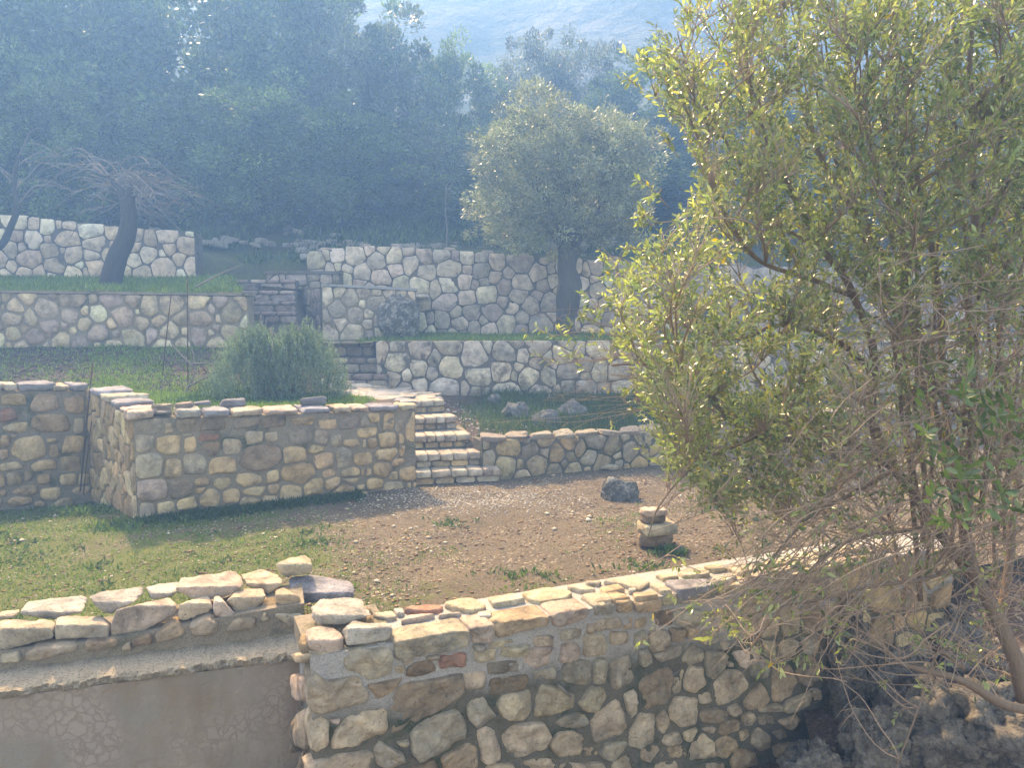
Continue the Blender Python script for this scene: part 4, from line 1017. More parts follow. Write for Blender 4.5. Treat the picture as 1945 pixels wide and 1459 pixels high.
# wall under the olive terrace
W9 = Face(ond(714, 700, 11.0).xy, ond(2350, 700, 12.0).xy)
w9 = wall('terrace_wall', 'weathered wall with black lichen directly below the olive tree terrace', W9, lambda u: .62, lambda u: 1.44, .35, 'mortar_far', .065, .155, .016, ('stone', 'stone_lich2', 'stone_lichen'), [(.53, .46, .37), (.48, .42, .33), (.56, .47, .35), (.42, .35, .27)], 3500)
# low wall right of the stair
z10 = lin([(0, W10.uv(925, 836)[1]), (W10L0 * .5, W10.uv(1170, 826)[1]), (W10L0, .5)])
w10 = wall('low_wall', 'low mossy stone wall with black lichen running right from the steps', W10, lambda u: -.02, z10, .3, 'mortar_dark', .045, .115, .018, ('stone_lich2', 'stone_lichen', 'stone'), [(.40, .33, .21), (.36, .29, .18), (.3, .26, .19), (.42, .3, .16)], 2600)
for k in range(36):
    u = W10.L * (k + .5) / 36
    rock(W10.pt(u, z10(u) + .01, -.10), (.15, .15, .04), w10, 'coping_stone', mat='stone_lich2', color=jit(random.choice(PALE)), rotz=random.uniform(-.3, .3))
# mid left terrace wall
W5 = Face(ond(-330, 600, 10.2).xy, ond(472, 600, 10.75).xy)
zb5 = lin([(0, 1.30), (W5.L, 1.36)]); zt5 = lin([(0, W5.uv(0, 553)[1] + .0), (W5.L, W5.uv(470, 562)[1])])
w5 = wall('terrace_wall', 'tan rubble terrace wall at left with round stones in wide mortar', W5, zb5, zt5, .35, 'mortar_mid', .055, .13, .034, ('stone',), [(.63, .50, .33), (.60, .47, .30), (.64, .52, .35), (.50, .40, .28), (.46, .36, .29)], 3000, proud=.02)
wall_body(W5, w5, lambda u: zt5(u) + .0, lambda u: zt5(u) + .035, .42, 'mortar_mid', 0, W5.L + .02, 10, name='cement_cap', inset=-.03)
# upper left wall
W6 = Face(ond(-420, 500, 13.2).xy, ond(372, 500, 13.7).xy)
zt6 = lin([(0, W6.uv(0, 392)[1]), (W6.u_at(0), W6.uv(0, 404)[1]), (W6.u_at(245), W6.uv(245, 432)[1]), (W6.L, W6.uv(370, 440)[1])])
w6 = wall('terrace_wall', 'highest pale dressed stone wall at far left behind the leafless tree', W6, lambda u: 2.45, zt6, .4, 'mortar_far', .06, .165, .02, ('stone_pale',), [(.63, .49, .35), (.60, .46, .32), (.64, .52, .38)], 2200)
# wall beside the upper steps
W7 = Face(ond(612, 600, 12.2).xy, ond(790, 600, 12.35).xy)
w7 = wall('terrace_wall', 'rubble wall with thin cement cap behind the shrub, left of the dark boulder', W7, lambda u: 1.38, lin([(0, 2.27), (W7.L, 2.20)]), .35, 'mortar_mid', .07, .15, .024, ('stone', 'stone_lich2'), [(.57, .47, .35), (.60, .49, .36), (.48, .40, .32)], 2200)
W7r = Face(ond(560, 600, 13.5).xy, ond(611, 600, 12.22).xy)
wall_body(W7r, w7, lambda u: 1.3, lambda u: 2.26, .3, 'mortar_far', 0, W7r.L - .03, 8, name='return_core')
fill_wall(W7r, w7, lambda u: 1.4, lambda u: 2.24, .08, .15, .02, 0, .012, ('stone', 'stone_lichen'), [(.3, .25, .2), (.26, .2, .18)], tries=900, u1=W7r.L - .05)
wall_body(W7, w7, lambda u: 2.27 - .07 * u / W7.L, lambda u: 2.31 - .07 * u / W7.L, .42, 'mortar_light', 0, W7.L + .02, 6, name='cement_cap', inset=-.035)
# big back wall
W8 = Face(ond(585, 600, 13.75).xy, ond(2350, 600, 14.7).xy)
p8 = [(585, 478), (690, 466), (780, 470), (900, 478), (1060, 490), (1240, 498), (1420, 505), (2150, 520)]
zt8 = lin([(W8.u_at(x), W8.uv(x, y)[1]) for x, y in p8])
_u8 = W8.u_at(1290)
w8 = wall('terrace_wall', 'tallest wide grey pink wall of tight irregular stones behind the olive tree', W8, lambda u: 1.42, zt8, .45, 'mortar_far', .07, .165, .014, ('stone_pale', 'stone'), [(.60, .48, .37), (.63, .52, .40), (.57, .45, .36), (.50, .39, .31), (.62, .53, .38), (.53, .44, .35), (.45, .37, .30)], 5000, fill_to=_u8)
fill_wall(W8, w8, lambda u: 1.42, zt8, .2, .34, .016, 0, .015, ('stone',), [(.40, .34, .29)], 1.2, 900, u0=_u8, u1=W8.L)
for k in range(30):
    u = W8.u_at(600) + (W8.L - W8.u_at(600)) * (k + random.random() * .5) / 30
    s_ = random.uniform(.09, .15)
    rock(W8.pt(u, zt8(u) + .0, -.2), (s_, .2, s_ * .5), w8, 'coping_stone', color=jit((.42, .35, .29)))
# small capped wall end above the steps
W7b = Face(ond(505, 520, 13.35).xy, ond(645, 520, 13.4).xy)
w7b = wall('low_wall', 'short low wall with rounded cement cap at the top of the upper steps', W7b, lambda u: 2.2, lambda u: 2.52, .35, 'mortar_far', .06, .12, .02, ('stone', 'stone_lich2'), [(.38, .32, .26)], 700)
wall_body(W7b, w7b, lambda u: 2.52, lambda u: 2.575, .4, 'mortar_far', -.03, W7b.L, 4, name='cement_cap', inset=-.03)
# upper steps seen over the left terrace wall
st3 = empty('stone_staircase', Vector((-4.3, 12.4, 1.6)), 'long weathered upper steps between the left terrace wall and the capped wall', 'stairs')
for k, (yy, d, x0) in enumerate([(592, 11.9, 430), (572, 12.3, 400), (552, 12.7, 360), (531, 13.1, 325)]):
    z = zat(yy, d); f = Face(ond(x0, 550, d).xy, ond(562, 550, d + .05).xy)
    wall_body(f, st3, lambda u: 1.3, lambda u: z - .006, .6, 'mortar_far', 0, f.L, 3, name='step_core', inset=.02)
    n = max(4, int(f.L / .28))
    for (h0, h1, nm, pr) in ((.0, .06, 'tread_stone', .025), (.07, .17, 'riser_brick', .005)):
        u = 0; ws = [random.uniform(.6, 1.4) for _ in range(n)]; sm = sum(ws)
        for w_ in ws:
            du = f.L * w_ / sm
            put_stone(f, [(u + .01, z - h1), (u + du - .01, z - h1), (u + du - .01, z - h0), (u + .01, z - h0)], st3, jit(random.choice([(.33, .27, .24), (.27, .21, .18), (.38, .31, .26)]), .1), nm, proud=pr, back=.2, lod=0, sharp=.08)
            u += du
# dry stone rubble bank
bank = empty('dry_stone_bank', Vector((-3.2, 15.5, 3.1)), 'tumbled dry stone bank under the trees between the two upper walls', 'stone bank')
for k in range(230):
    x = random.uniform(-8.5, 2.5); y = random.uniform(14.4, 18.5)
    if k % 3 == 0: y = 15.6 + random.uniform(-.2, .2)
    px = x / y * FPX + CX
    z = float(hill_height(x, y)); s_ = random.uniform(.05, .13)
    rock((x, y, z + s_ * .25), (s_ * 1.1, s_, s_ * .6), bank, 'stone', mat='stone_lich2' if k % 2 else 'stone_pale', color=jit((.40, .37, .32)), rotz=random.uniform(0, 3))

# ================================================================ ROCKS
boulder(ond(757, 606, 11.95), (.34, .25, .40), None, 'boulder', 'dark lichen covered boulder against the wall at the back terrace', 'boulder', None, 'boulder_dark', 5, .13)
p = onz(1180, 950, 0); boulder((p.x, p.y + .05, .03), (.235, .17, .19), None, 'boulder', 'dark grey mossy boulder sitting alone on the brown court', 'boulder', None, 'boulder_dark', 5, .12)
for px, py, d, s_, lab in [(985, 775, 10.0, .26, 'grey rock in the grass nearest the stair on the right hand slope'), (1040, 790, 9.9, .30, 'slanting grey outcrop in the middle of the grassy slope'), (1090, 770, 10.2, .26, 'light rock above the slanting outcrop on the grassy slope'),
                        (1140, 800, 10.0, .28, 'rock at the right of the grassy slope half hidden by twigs'), (1215, 810, 9.9, .38, 'larger grey rock behind the bush branches on the slope'), (1290, 790, 10.2, .45, 'broad grey rock deep behind the bush, above the low wall'), (940, 745, 10.6, .13, 'small rock under the lichen stained terrace wall')]:
    boulder(ond(px, py, d) + Vector((0, 0, -.10)), (s_ * .85, s_ * .6, s_ * .72), None, 'rock', lab, 'rock', 'rocks on the grassy slope', 'boulder_mid', 5, .22, rotz=random.uniform(-.5, .5))
p = onz(1157, 893, 0); boulder((p.x, p.y, .03), (.12, .09, .035), None, 'flat_stone', 'flat yellowish stone lying at the foot of the low mossy wall', 'stone', None, 'stone', 3, .08, color=CODE['y'])
# cairn: stacked stones, each its own thing
q = onz(1247, 1040, 0)
for (dx, z, sx, sz, c, lab) in [(0, .06, .125, .075, 'b', 'brown bottom stone of the little cairn on the court'), (.01, .175, .14, .062, 'y', 'wide yellow stone second from the bottom of the cairn'),
                            (-.03, .268, .085, .045, 'b', 'dark small stone third in the cairn'), (-.02, .335, .098, .034, 'p', 'flat pinkish stone on top of the cairn')]:
    pts = [Vector((sx * a * random.uniform(.8, 1.1), sx * .75 * b * random.uniform(.8, 1.1), sz * .82 * cc * random.uniform(.75, 1.05))) for a in (-1, 1) for b in (-1, 1) for cc in (-1, 1)]
    pts += [Vector((sx * 1.1 * a, 0, 0)) for a in (-1, 1)] + [Vector((0, -sx * .85, 0))]
    o = link('cairn_stone', hull_mesh(pts, .012, .004, 13, 'stone'), None, (q.x + dx, q.y + .05, z * .8 + .005), random.uniform(-.2, .3), jit(CODE[c], .05)); tag(o, lab, 'stone', 'cairn stones')
# outcrop at the lower right
OUT = [((1612, 1290), 4.45, (.14, .12, .52), 'tall narrow upright rock at the right end of the near wall'), ((1700, 1290), 4.5, (.26, .2, .22), 'tan grey rock beside the tall upright rock'),
       ((1780, 1420), 4.1, (.36, .3, .42), 'large ridged dark rock at the bottom right'), ((1900, 1390), 4.0, (.36, .3, .3), 'rough rock at the bottom right corner of the view'),
       ((1660, 1440), 4.05, (.24, .2, .3), 'rock at the bottom edge beneath the upright rock'), ((1880, 1255), 4.7, (.34, .3, .16), 'flat topped rock behind the bush trunk'), ((1800, 1190), 5.0, (.3, .25, .2), 'pale rock in the shade of the bush'),
       ((1540, 1470), 4.0, (.2, .16, .2), 'low dark rock at the foot of the near wall')]
for (pp, d, sz, lab) in OUT:
    boulder(ond(*pp, d), sz, None, 'rock', lab, 'rock', 'rocky outcrop by the near wall', 'boulder_grey', 5, .27, 2.1, rotz=random.uniform(-.3, .3))
patch('outcrop_ground', [(1.5, 3.0, -.95), (9, 3.0, -.7), (9, 6.6, .1), (1.9, 5.2, -.3)], 90, 40, 'slope', .12, 2.2)
# ================================================================ RODS
def rod(px, y0, y1, d, lean, lab, r=.007):
    a = ond(px, y1, d); b = ond(px + lean, y0, d + .02); t = Tubes(); t.add([a - Vector((0, 0, .05)), a.lerp(b, .5), b], [r] * 3, 6)
    o = t.build('iron_rod', 'rust'); tag(o, lab, 'rod', 'rusty iron rods')
rod(357, 525, 762, 8.9, -1, 'straight rusty rod standing beside the grey green shrub'); rod(305, 560, 740, 9.3, 20, 'leaning rusty rod left of the straight one')
rod(152, 690, 925, 8.0, 24, 'rusty rod leaning in the corner of the shaded left wall', .008); rod(158, 800, 930, 7.95, 16, 'second thinner rod in the same shaded corner', .006)

# ================================================================ VEGETATION
def tints(n, cols, var=.2):
    c = np.array(cols)[rng.integers(0, len(cols), n)]; return np.clip(c * (1 + rng.normal(0, var, (n, 1))), .004, .9)
def crown(nclump, leaves_per, rad, leaf, cols, squash=(1, 1, 1), clump_r=.32, shell=.55, asp=.45, lump=3.0):
    """leaf cloud in a lumpy unit ellipsoid of radius rad"""
    D = unit(rng.normal(size=(nclump, 3))); r = rng.uniform(shell ** 3, 1, nclump) ** (1 / 3)
    r *= 1 + .42 * vn(D * lump + rng.uniform(0, 50))
    C = D * r[:, None] * rad * np.array(squash)
    cr = clump_r * rng.uniform(.6, 1.4, nclump)
    n = nclump * leaves_per; ci = np.repeat(np.arange(nclump), leaves_per)
    off = unit(rng.normal(size=(n, 3))) * (rng.uniform(0, 1, n) ** .45)[:, None] * cr[ci][:, None] * np.array([1, 1, .75])
    P = C[ci] + off
    Dl = unit(unit(off) + D[ci] * .6 + rng.normal(0, .5, (n, 3)) + np.array([0, 0, .15]))
    cb = rng.normal(0, .28, nclump)[ci]
    t = tints(n, cols, .18) * (1 + cb)[:, None]
    return P, Dl, t
def leaf_cloud(name, P, D, t, leaf, asp, mat, par=None, quality=1):
    n = len(P); ln = leaf * rng.uniform(.7, 1.3, n)
    me = leaves_mesh(name, P, D, ln, ln * asp, np.clip(t, .005, .9), M[mat], None if quality == 1 else .2, quality)
    return me
def trunk_mesh(h, r, lean=(0, 0), nbr=7, spread=1.2, seed=0, top=None):
    t = Tubes(); rs = random.Random(seed)
    P = curve_pts([(0, 0, -.3), (lean[0] * .3, lean[1] * .3, h * .4), (lean[0], lean[1], h)], 5, .05)
    t.add(P, [r * (1.25 - .6 * i / (len(P) - 1)) for i in range(len(P))], 10)
    for k in range(nbr):
        an = rs.uniform(0, 6.28); b = P[-1 - rs.randint(0, 2)]
        e = b + Vector((math.cos(an) * spread, math.sin(an) * spread, spread * rs.uniform(.7, 1.6)))
        Q = curve_pts([b, b.lerp(e, .5) + Vector((0, 0, .1)), e], 5, .08); t.add(Q, [r * .5 * (1 - .8 * i / (len(Q) - 1)) for i in range(len(Q))], 6)
    return t
DG = [(.06, .11, .035), (.085, .145, .04), (.045, .08, .03), (.11, .165, .05)]
# woodland behind: several crown kinds, each tree an individual
kinds = []
for cols, leaf, n_c, per, asp in [(DG, .14, 230, 130, .5), ([(.09, .15, .045), (.125, .19, .055), (.06, .105, .038)], .13, 230, 110, .5), ([(.09, .11, .065), (.12, .14, .08), (.065, .085, .05)], .12, 220, 130, .4)]:
    P, D, t = crown(int(n_c * .75), int(per * 1.25), 1.0, .05, cols, (1, 1, 1.15), .17, .6, asp, 3.2)
    kinds.append((P, D, t, leaf, asp))
kmesh = [leaf_cloud('foliage', P * 2.2, D, t, leaf, asp, 'leaf_far') for P, D, t, leaf, asp in kinds]
tmesh = [mesh_of('trunk', t.V, t.F, M['bark_dark'], True) for t in (trunk_mesh(3.2, .16, (.3, 0), seed=1), trunk_mesh(3.0, .13, (-.3, .2), seed=2))]
def wood_tree(px, ytop, d, w_px, kind, lab, ybot=None, grp='trees of the wood behind the terraces'):
    top = ond(px, ytop, d); wd_ = w_px / FPX * d / 2
    gz = float(hill_height(top.x, d)); hh = top.z - gz
    o = empty('evergreen_tree', Vector((top.x, d, gz)), lab, 'tree', grp)
    cz = gz + hh * .54; f = bpy.data.objects.new('foliage', kmesh[kind]); COL.objects.link(f); f.parent = o
    f.location = (0, 0, cz - gz); f.scale = (wd_ / 2.2, wd_ / 2.2, hh * .5 / 2.35); f.rotation_euler = (0, 0, random.uniform(0, 6.28))
    tr = bpy.data.objects.new('trunk', tmesh[kind % 2]); COL.objects.link(tr); tr.parent = o; tr.scale = (1, 1, hh * .45 / 3.2)
    return o
WT = [(-40, -120, 17.5, 420, 0, 'tall dark evergreen at the far left edge'), (150, -60, 18.5, 330, 1, 'dark evergreen above the leafless tree'), (60, 150, 15.6, 260, 1, 'lower sunlit green tree at left over the highest wall'),
      (300, 10, 20.5, 260, 0, 'evergreen in the gap left of the great central crown'), (430, -90, 19, 360, 0, 'great hazy evergreen nearest the sun'), (575, -30, 20, 330, 1, 'broad hazy evergreen left of the mountain gap'),
      (680, 55, 19, 240, 2, 'rounded evergreen with its top at the mountain gap'), (770, 85, 20, 220, 0, 'evergreen right of the rounded one below the mountain'), (868, 115, 19, 170, 1, 'upright evergreen just left of the olive tree'),
      (500, 190, 16.8, 300, 1, 'low spreading tree in the haze above the stone bank'), (340, 220, 17.2, 260, 0, 'low dark tree behind the leafless tree branches'), (660, 230, 17.0, 280, 0, 'low dark tree above the left end of the tallest wall'),
      (800, 270, 17.4, 220, 2, 'small greyish tree behind the thin sapling'), (960, 150, 20, 150, 2, 'small crown left of the twin topped trees'), (1022, 92, 21, 150, 2, 'left one of the twin topped trees beyond the olive'),
      (1112, 96, 21, 150, 2, 'right one of the twin topped trees beyond the olive'), (1225, 130, 19.5, 230, 0, 'dark evergreen between the olive and the near bush'), (1120, 260, 17.5, 420, 0, 'wide dark tree filling the shade behind the olive'),
      (1400, 170, 19, 330, 0, 'dark evergreen hidden behind the near bush'), (1640, 200, 19, 380, 1, 'evergreen behind the centre of the near bush'), (1880, 180, 19, 360, 0, 'evergreen behind the right side of the near bush'),
      (1500, 330, 16.5, 420, 0, 'low tree in shade behind the near bush stems'), (1800, 340, 16.5, 460, 1, 'low tree in shade at right behind the near bush'), (210, 300, 16.4, 240, 2, 'low bush like tree behind the highest left wall'), (930, 330, 16.6, 240, 1, 'low shady tree left of the olive trunk')]
for a in WT: wood_tree(*a)

# olive tree ---------------------------------------------------------------
ob = ond(1078, 640, 12.9); ob.z = 1.42
olive = empty('olive_tree', ob, 'silvery olive tree with thick dark trunk on the back terrace', 'tree')
t = Tubes()
P = [ond(x, y, 12.9) - ob for x, y in ((1078, 650), (1074, 600), (1082, 550), (1078, 510), (1080, 470))]
P = curve_pts(P, 5, .03); t.add(P, [(.23 if i < 2 else .185 - .03 * math.sin(i * .5)) for i in range(len(P))], 14)
for (x, y, dd, r) in [(1140, 400, -.3, .10), (1165, 445, .2, .08), (1040, 380, .3, .09), (1000, 330, -.4, .07), (1100, 330, .4, .07), (1190, 350, -.2, .05), (960, 400, .4, .05), (1060, 280, -.2, .05)]:
    e = ond(x, y, 12.9 + dd) - ob; Q = curve_pts([P[-4], P[-1].lerp(e, .35) + Vector((0, 0, .12)), e], 6, .05); t.add(Q, [r * (1 - .75 * i / (len(Q) - 1)) for i in range(len(Q))], 8)
t.build('trunk', 'bark_olive', olive)
OC = [(1040, 260, 120, 80), (960, 290, 70, 70), (1120, 300, 110, 75), (1190, 310, 60, 80), (1010, 370, 100, 75), (1100, 390, 100, 70), (950, 400, 60, 60), (1190, 400, 60, 70), (1060, 450, 80, 40), (975, 450, 60, 35), (1030, 215, 60, 35), (1140, 250, 70, 45)]
PP, DD, TT = [], [], []
for (x, y, rx, ry) in OC:
    P_, D_, T_ = crown(int(rx * ry / 75), 70, 1.0, .05, [(.20, .225, .13), (.155, .18, .10), (.25, .27, .165)], (rx / FPX * 12.9, .75, ry / FPX * 12.9), .14, .2, .3, 2)
    c = ond(x, y, 12.9 + random.uniform(-.3, .3)) - ob; PP.append(P_ + np.array(c)); DD.append(D_); TT.append(T_)
P_, D_, T_ = map(np.concatenate, (PP, DD, TT))
link('foliage', leaf_cloud('foliage', P_, D_, T_, .07, .26, 'leaf_far'), olive)

# leafless tree ------------------------------------------------------------
bb = ond(212, 537, 12.0); bb.z = 2.28
bare = empty('leafless_tree', bb, 'pollarded leafless tree with dark leaning trunk and pale drooping twigs', 'tree')
t = Tubes()
P = curve_pts([ond(x, y, 12.0) - bb for x, y in ((208, 545), (222, 490), (240, 450), (246, 410), (240, 375))], 5, .02)
t.add(P, [.165 - .055 * i / (len(P) - 1) for i in range(len(P))], 12)
rb = random.Random(5)
heads = [ond(x, y, 12) - bb for x, y in ((215, 345), (250, 350), (232, 372), (258, 375), (205, 335))]
for h in heads: 
    Q = curve_pts([P[-3], P[-1].lerp(h, .5), h], 4, .02); t.add(Q, [.10, .09, .08, .07, .06, .05, .04, .035, .03][:len(Q)], 8)
t.build('trunk', 'bark_dark', bare); t = Tubes()
for k in range(62):
    h = heads[k % 5]; an = rb.uniform(-1.2, 1.2) if k % 3 else rb.uniform(2.2, 4.2); L_ = rb.uniform(.35, 1.3); up = rb.uniform(-.7, .55)
    if k % 6 == 0: up = rb.uniform(.5, .9); 
    d_ = Vector((math.cos(an), math.sin(an) * .7, 0))
    e1 = h + d_ * L_ * .45 + Vector((0, 0, up * L_ * .45 + rb.uniform(-.1, .16))); e2 = h + d_ * L_ + Vector((0, 0, up * L_ * .5 - .28 * L_))
    Q = curve_pts([h, e1, e2], 5, .07); t.add(Q, [.008 * (1 - .8 * i / (len(Q) - 1)) + .0015 for i in range(len(Q))], 4)
    for m_ in range(2):
        b = Q[rb.randint(3, 8)]; e = b + d_ * rb.uniform(.2, .5) + Vector((rb.uniform(-.25, .25), rb.uniform(-.2, .2), rb.uniform(-.25, .2)))
        q2 = curve_pts([b, b.lerp(e, .5) + Vector((0, 0, .05)), e], 3, .03); t.add(q2, [.006] * (len(q2) - 1) + [.002], 3)
t.build('branches', 'twig_grey', bare)
# second bare trunk at far left
b2 = ond(-5, 470, 14.1)
o = empty('leafless_tree', b2, 'slanting thin bare trunk at the left edge above the highest wall', 'tree')
t = Tubes(); Q = curve_pts([ond(x, y, 13.0) - b2 for x, y in ((-30, 490), (10, 455), (32, 400), (28, 350), (35, 300))], 5, .03); t.add(Q, [.07 - .002 * i for i in range(len(Q))], 8); t.build('trunk', 'bark_dark', o)
t = Tubes()
for k in range(8):
    b = Q[random.randint(10, len(Q) - 1)]; e = b + Vector((random.uniform(-1, 1.2), random.uniform(-.4, .4), random.uniform(-.1, .6))); q2 = curve_pts([b, b.lerp(e, .5) + Vector((0, 0, .15)), e], 5, .05); t.add(q2, [.012 * (1 - .8 * i / (len(q2) - 1)) + .002 for i in range(len(q2))], 4)
t.build('branches', 'twig_grey', o)
# thin sapling
b3 = ond(848, 472, 14.6)
o = empty('sapling', b3, 'thin pale sapling standing behind the tallest wall', 'tree'); t = Tubes()
Q = curve_pts([ond(x, y, 14.6) - b3 for x, y in ((848, 500), (849, 440), (846, 390), (848, 350))], 4, .01); t.add(Q, [.016 - .0008 * i for i in range(len(Q))], 5)
for k in range(8):
    b = Q[random.randint(6, len(Q) - 1)]; e = b + Vector((random.uniform(-.25, .25), random.uniform(-.2, .2), random.uniform(.1, .35))); t.add([b, b.lerp(e, .5), e], [.006, .004, .002], 3)
t.build('stem', 'twig_grey', o)
# dead twigs standing in the bed
b4 = ond(350, 760, 8.7)
o = empty('dead_shrub', b4, 'small dead forked stem beside the straight rusty rod', 'plant'); t = Tubes()
for pts in (((345, 765), (357, 735), (372, 700), (362, 650), (360, 620)), ((357, 735), (395, 715), (430, 700)), ((370, 700), (330, 660), (325, 640)), ((365, 690), (400, 690), (440, 697)), ((372, 545), (420, 520), (462, 503))):
    Q = curve_pts([ond(x, y, 8.7) - b4 for x, y in pts], 4, .02); t.add(Q, [.012 * (1 - .7 * i / (len(Q) - 1)) for i in range(len(Q))], 5)
t.build('stems', 'twig_grey', o)

# grey green shrub ----------------------------------------------------------
sb = ond(528, 748, 8.6); sb.z = .86
shrub = empty('rosemary_shrub', sb, 'rounded grey green shrub of upright sprigs on the grassy bed', 'shrub')
n = 2600
cx = np.where(rng.random(n) < .5, -.30, .30)
az = rng.uniform(0, 2 * math.pi, n); el = rng.uniform(.08, 1.5, n)
Rr = np.stack([np.cos(az) * np.cos(el) * .56, np.sin(az) * np.cos(el) * .48, np.sin(el) * (.85 + .08 * vn(np.c_[az, el, cx * 3]))], 1)
base = np.c_[cx * .85, np.zeros(n), np.zeros(n) - .02]
tip = base + Rr * rng.uniform(.82, 1.06, (n, 1))
dirn = unit(Rr * np.array([.55, .55, 1]) + np.array([0, 0, .55]) + rng.normal(0, .10, (n, 3)))
sprig = rng.uniform(.16, .30, n)
per = 26; ti = np.repeat(np.arange(n), per); s = rng.uniform(0, 1, n * per)
P_ = tip[ti] - dirn[ti] * (sprig[ti] * (1 - s))[:, None] + rng.normal(0, .004, (n * per, 3))
D_ = unit(dirn[ti] * 1.1 + unit(rng.normal(size=(n * per, 3))) * .7)
keep = P_[:, 2] > -.02
T_ = tints(n * per, [(.10, .165, .12), (.135, .20, .15), (.16, .23, .165)], .15) * (1 + .18 * rng.normal(size=n)[ti])[:, None]
link('foliage', leaf_cloud('foliage', P_[keep], D_[keep], T_[keep], .032, .2, 'grass'), shrub)
t = Tubes()
for k in range(60):
    i = random.randrange(n); e = Vector(tip[i]) * .9; t.add([Vector((base[i][0] * .4, 0, -.05)), e * .5, e], [.012, .008, .003], 4)
t.build('stems', 'bark_bush', shrub)
t = Tubes()
for k in range(110):
    i = random.randrange(n)
    if el[i] < .6: continue
    a = Vector(tip[i]); e = a + Vector(dirn[i]) * random.uniform(.05, .15); t.add([a, e], [.003, .004], 3)
o = t.build('flower_spikes', 'twig_grey', shrub); o['kind'] = 'stuff'

# ================================================================ GRASS, MOSS, GRAVEL (nobody could count)
from mathutils.bvhtree import BVHTree
def ground_hits(names, pts):
    dg = bpy.context.evaluated_depsgraph_get(); trees = []
    for nme in names:
        ob_ = bpy.data.objects[nme]; me = ob_.data
        co = np.empty(len(me.vertices) * 3); me.vertices.foreach_get('co', co)
        trees.append(BVHTree.FromPolygons(co.reshape(-1, 3).tolist(), [tuple(p.vertices) for p in me.polygons]))
    return trees
def scatter(name_surf, n, x0, x1, y0, y1, dens, seed=0):
    tr = ground_hits([name_surf], None)[0]; out = []
    X = rng.uniform(x0, x1, n); Y = rng.uniform(y0, y1, n); kp = rng.random(n) < dens(X, Y)
    for x, y in zip(X[kp], Y[kp]):
        h = tr.ray_cast(Vector((x, y, 50)), Vector((0, 0, -1)))
        if h[0] is not None: out.append((x, y, h[0].z))
    return np.array(out)
def in_view(P, m=420):
    c, s = math.cos(PITCH), math.sin(PITCH); y, z = P[:, 1], P[:, 2] - CAMZ
    f = y * c - z * s; u = y * s + z * c; px = CX + P[:, 0] / f * FPX; py = CY - u / f * FPX
    return (px > -m) & (px < 1945 + m) & (py < 1459 + m)
def grass(name, P, per, h, wd_, cols, spread=.03, mat='grass', lean=.5, lab=None):
    P = P[in_view(P)]
    n = len(P) * per; i = np.repeat(np.arange(len(P)), per); k = rng.uniform(.6, 1.3, len(P))[i]
    B = P[i] + np.c_[rng.normal(0, spread, (n, 2)), np.full(n, -.004)]
    D = unit(np.c_[rng.normal(0, lean, (n, 2)), np.full(n, 1.0)])
    me = leaf_cloud(name, B, D, tints(n, cols, .22), 1, 1, mat); 
    ln = h * rng.uniform(.5, 1.3, n) * k
    me = leaves_mesh(name, B, D, ln, np.full(n, wd_) * rng.uniform(.7, 1.3, n), tints(n, cols, .22), M[mat], None, 1)
    o = link(name, me); tag(o, lab, 'grass', None, 'stuff'); return o
def patchy(X, Y, fr, th, seed, sharp=6): return np.clip((fbm(np.c_[X * fr, Y * fr, np.full(len(X), seed)], 3) - th) * sharp, 0, 1)
GR = [(.085, .17, .03), (.12, .21, .04), (.065, .135, .03), (.16, .22, .05)]
def behind_front(X, Y): return ((np.c_[X, Y] - np.array(FW.a.xy)) @ np.array(FW.n.xy)) < -.40
def before_w3(X, Y):
    a = np.c_[X, Y] - np.array(W3.a.xy); m1 = (a @ np.array(W3.n.xy)) > .03
    b = np.c_[X, Y] - np.array(W3L.a.xy); m2 = (b @ np.array(W3L.n.xy)) > .03
    d4 = ((np.c_[X, Y] - np.array(W4.a.xy)) @ np.array(W4.n.xy)) > .03
    return (m1 | m2) & d4
def dcourt(X, Y):
    C = np.c_[X, Y, np.zeros(len(X))]; g = court_green(C)
    return np.clip((g + .75 * fbm(np.c_[X * 2.3, Y * 2.3, np.full(len(X), 4.4)], 4) * .5 - .26) * 2.6, 0, 1) * behind_front(X, Y) * before_w3(X, Y)
P = scatter("court_ground", 66000, -8, 3.2, 3.8, 9.0, dcourt)
grass('moss_and_grass', P, 3, .026, .007, GR, .02, lean=.9, lab='short green moss and grass patches on the brown court')
P = scatter('court_ground', 2600, -6, 3.0, 3.8, 9.0, lambda X, Y: dcourt(X, Y) * patchy(X, Y, 1.2, .0, 9, 4))
grass('weeds', P, 7, .05, .016, [(.045, .09, .03), (.06, .11, .035)], .03, lean=1.2, lab='low leafy weeds dotted over the court')
# strip of weeds at the foot of the middle wall
nW = 900; u = rng.uniform(0, W3.L * .75, nW); off = np.abs(rng.normal(0, .09, nW)) + .03
P = np.array([tuple(W3.pt(a, 0, b)) for a, b in zip(u, off)])
grass('wall_foot_weeds', P, 8, .06, .014, [(.03, .07, .03), (.045, .09, .04), (.06, .10, .03)], .03, lean=.9, lab='weeds along the foot of the tan retaining wall')
def bedok(X, Y):
    a = np.c_[X, Y] - np.array(W3.a.xy); m1 = (a @ np.array(W3.n.xy)) < -.34
    b = np.c_[X, Y] - np.array(W3L.a.xy); m2 = (b @ np.array(W3L.n.xy)) < -.32; d4 = ((np.c_[X, Y] - np.array(W4.a.xy)) @ np.array(W4.n.xy)) < -.34
    d5 = ((np.c_[X, Y] - np.array(W5.a.xy)) @ np.array(W5.n.xy)) > .02
    return m1 & (m2 | d4) & d5 & d4 | (m1 & m2 & d5)
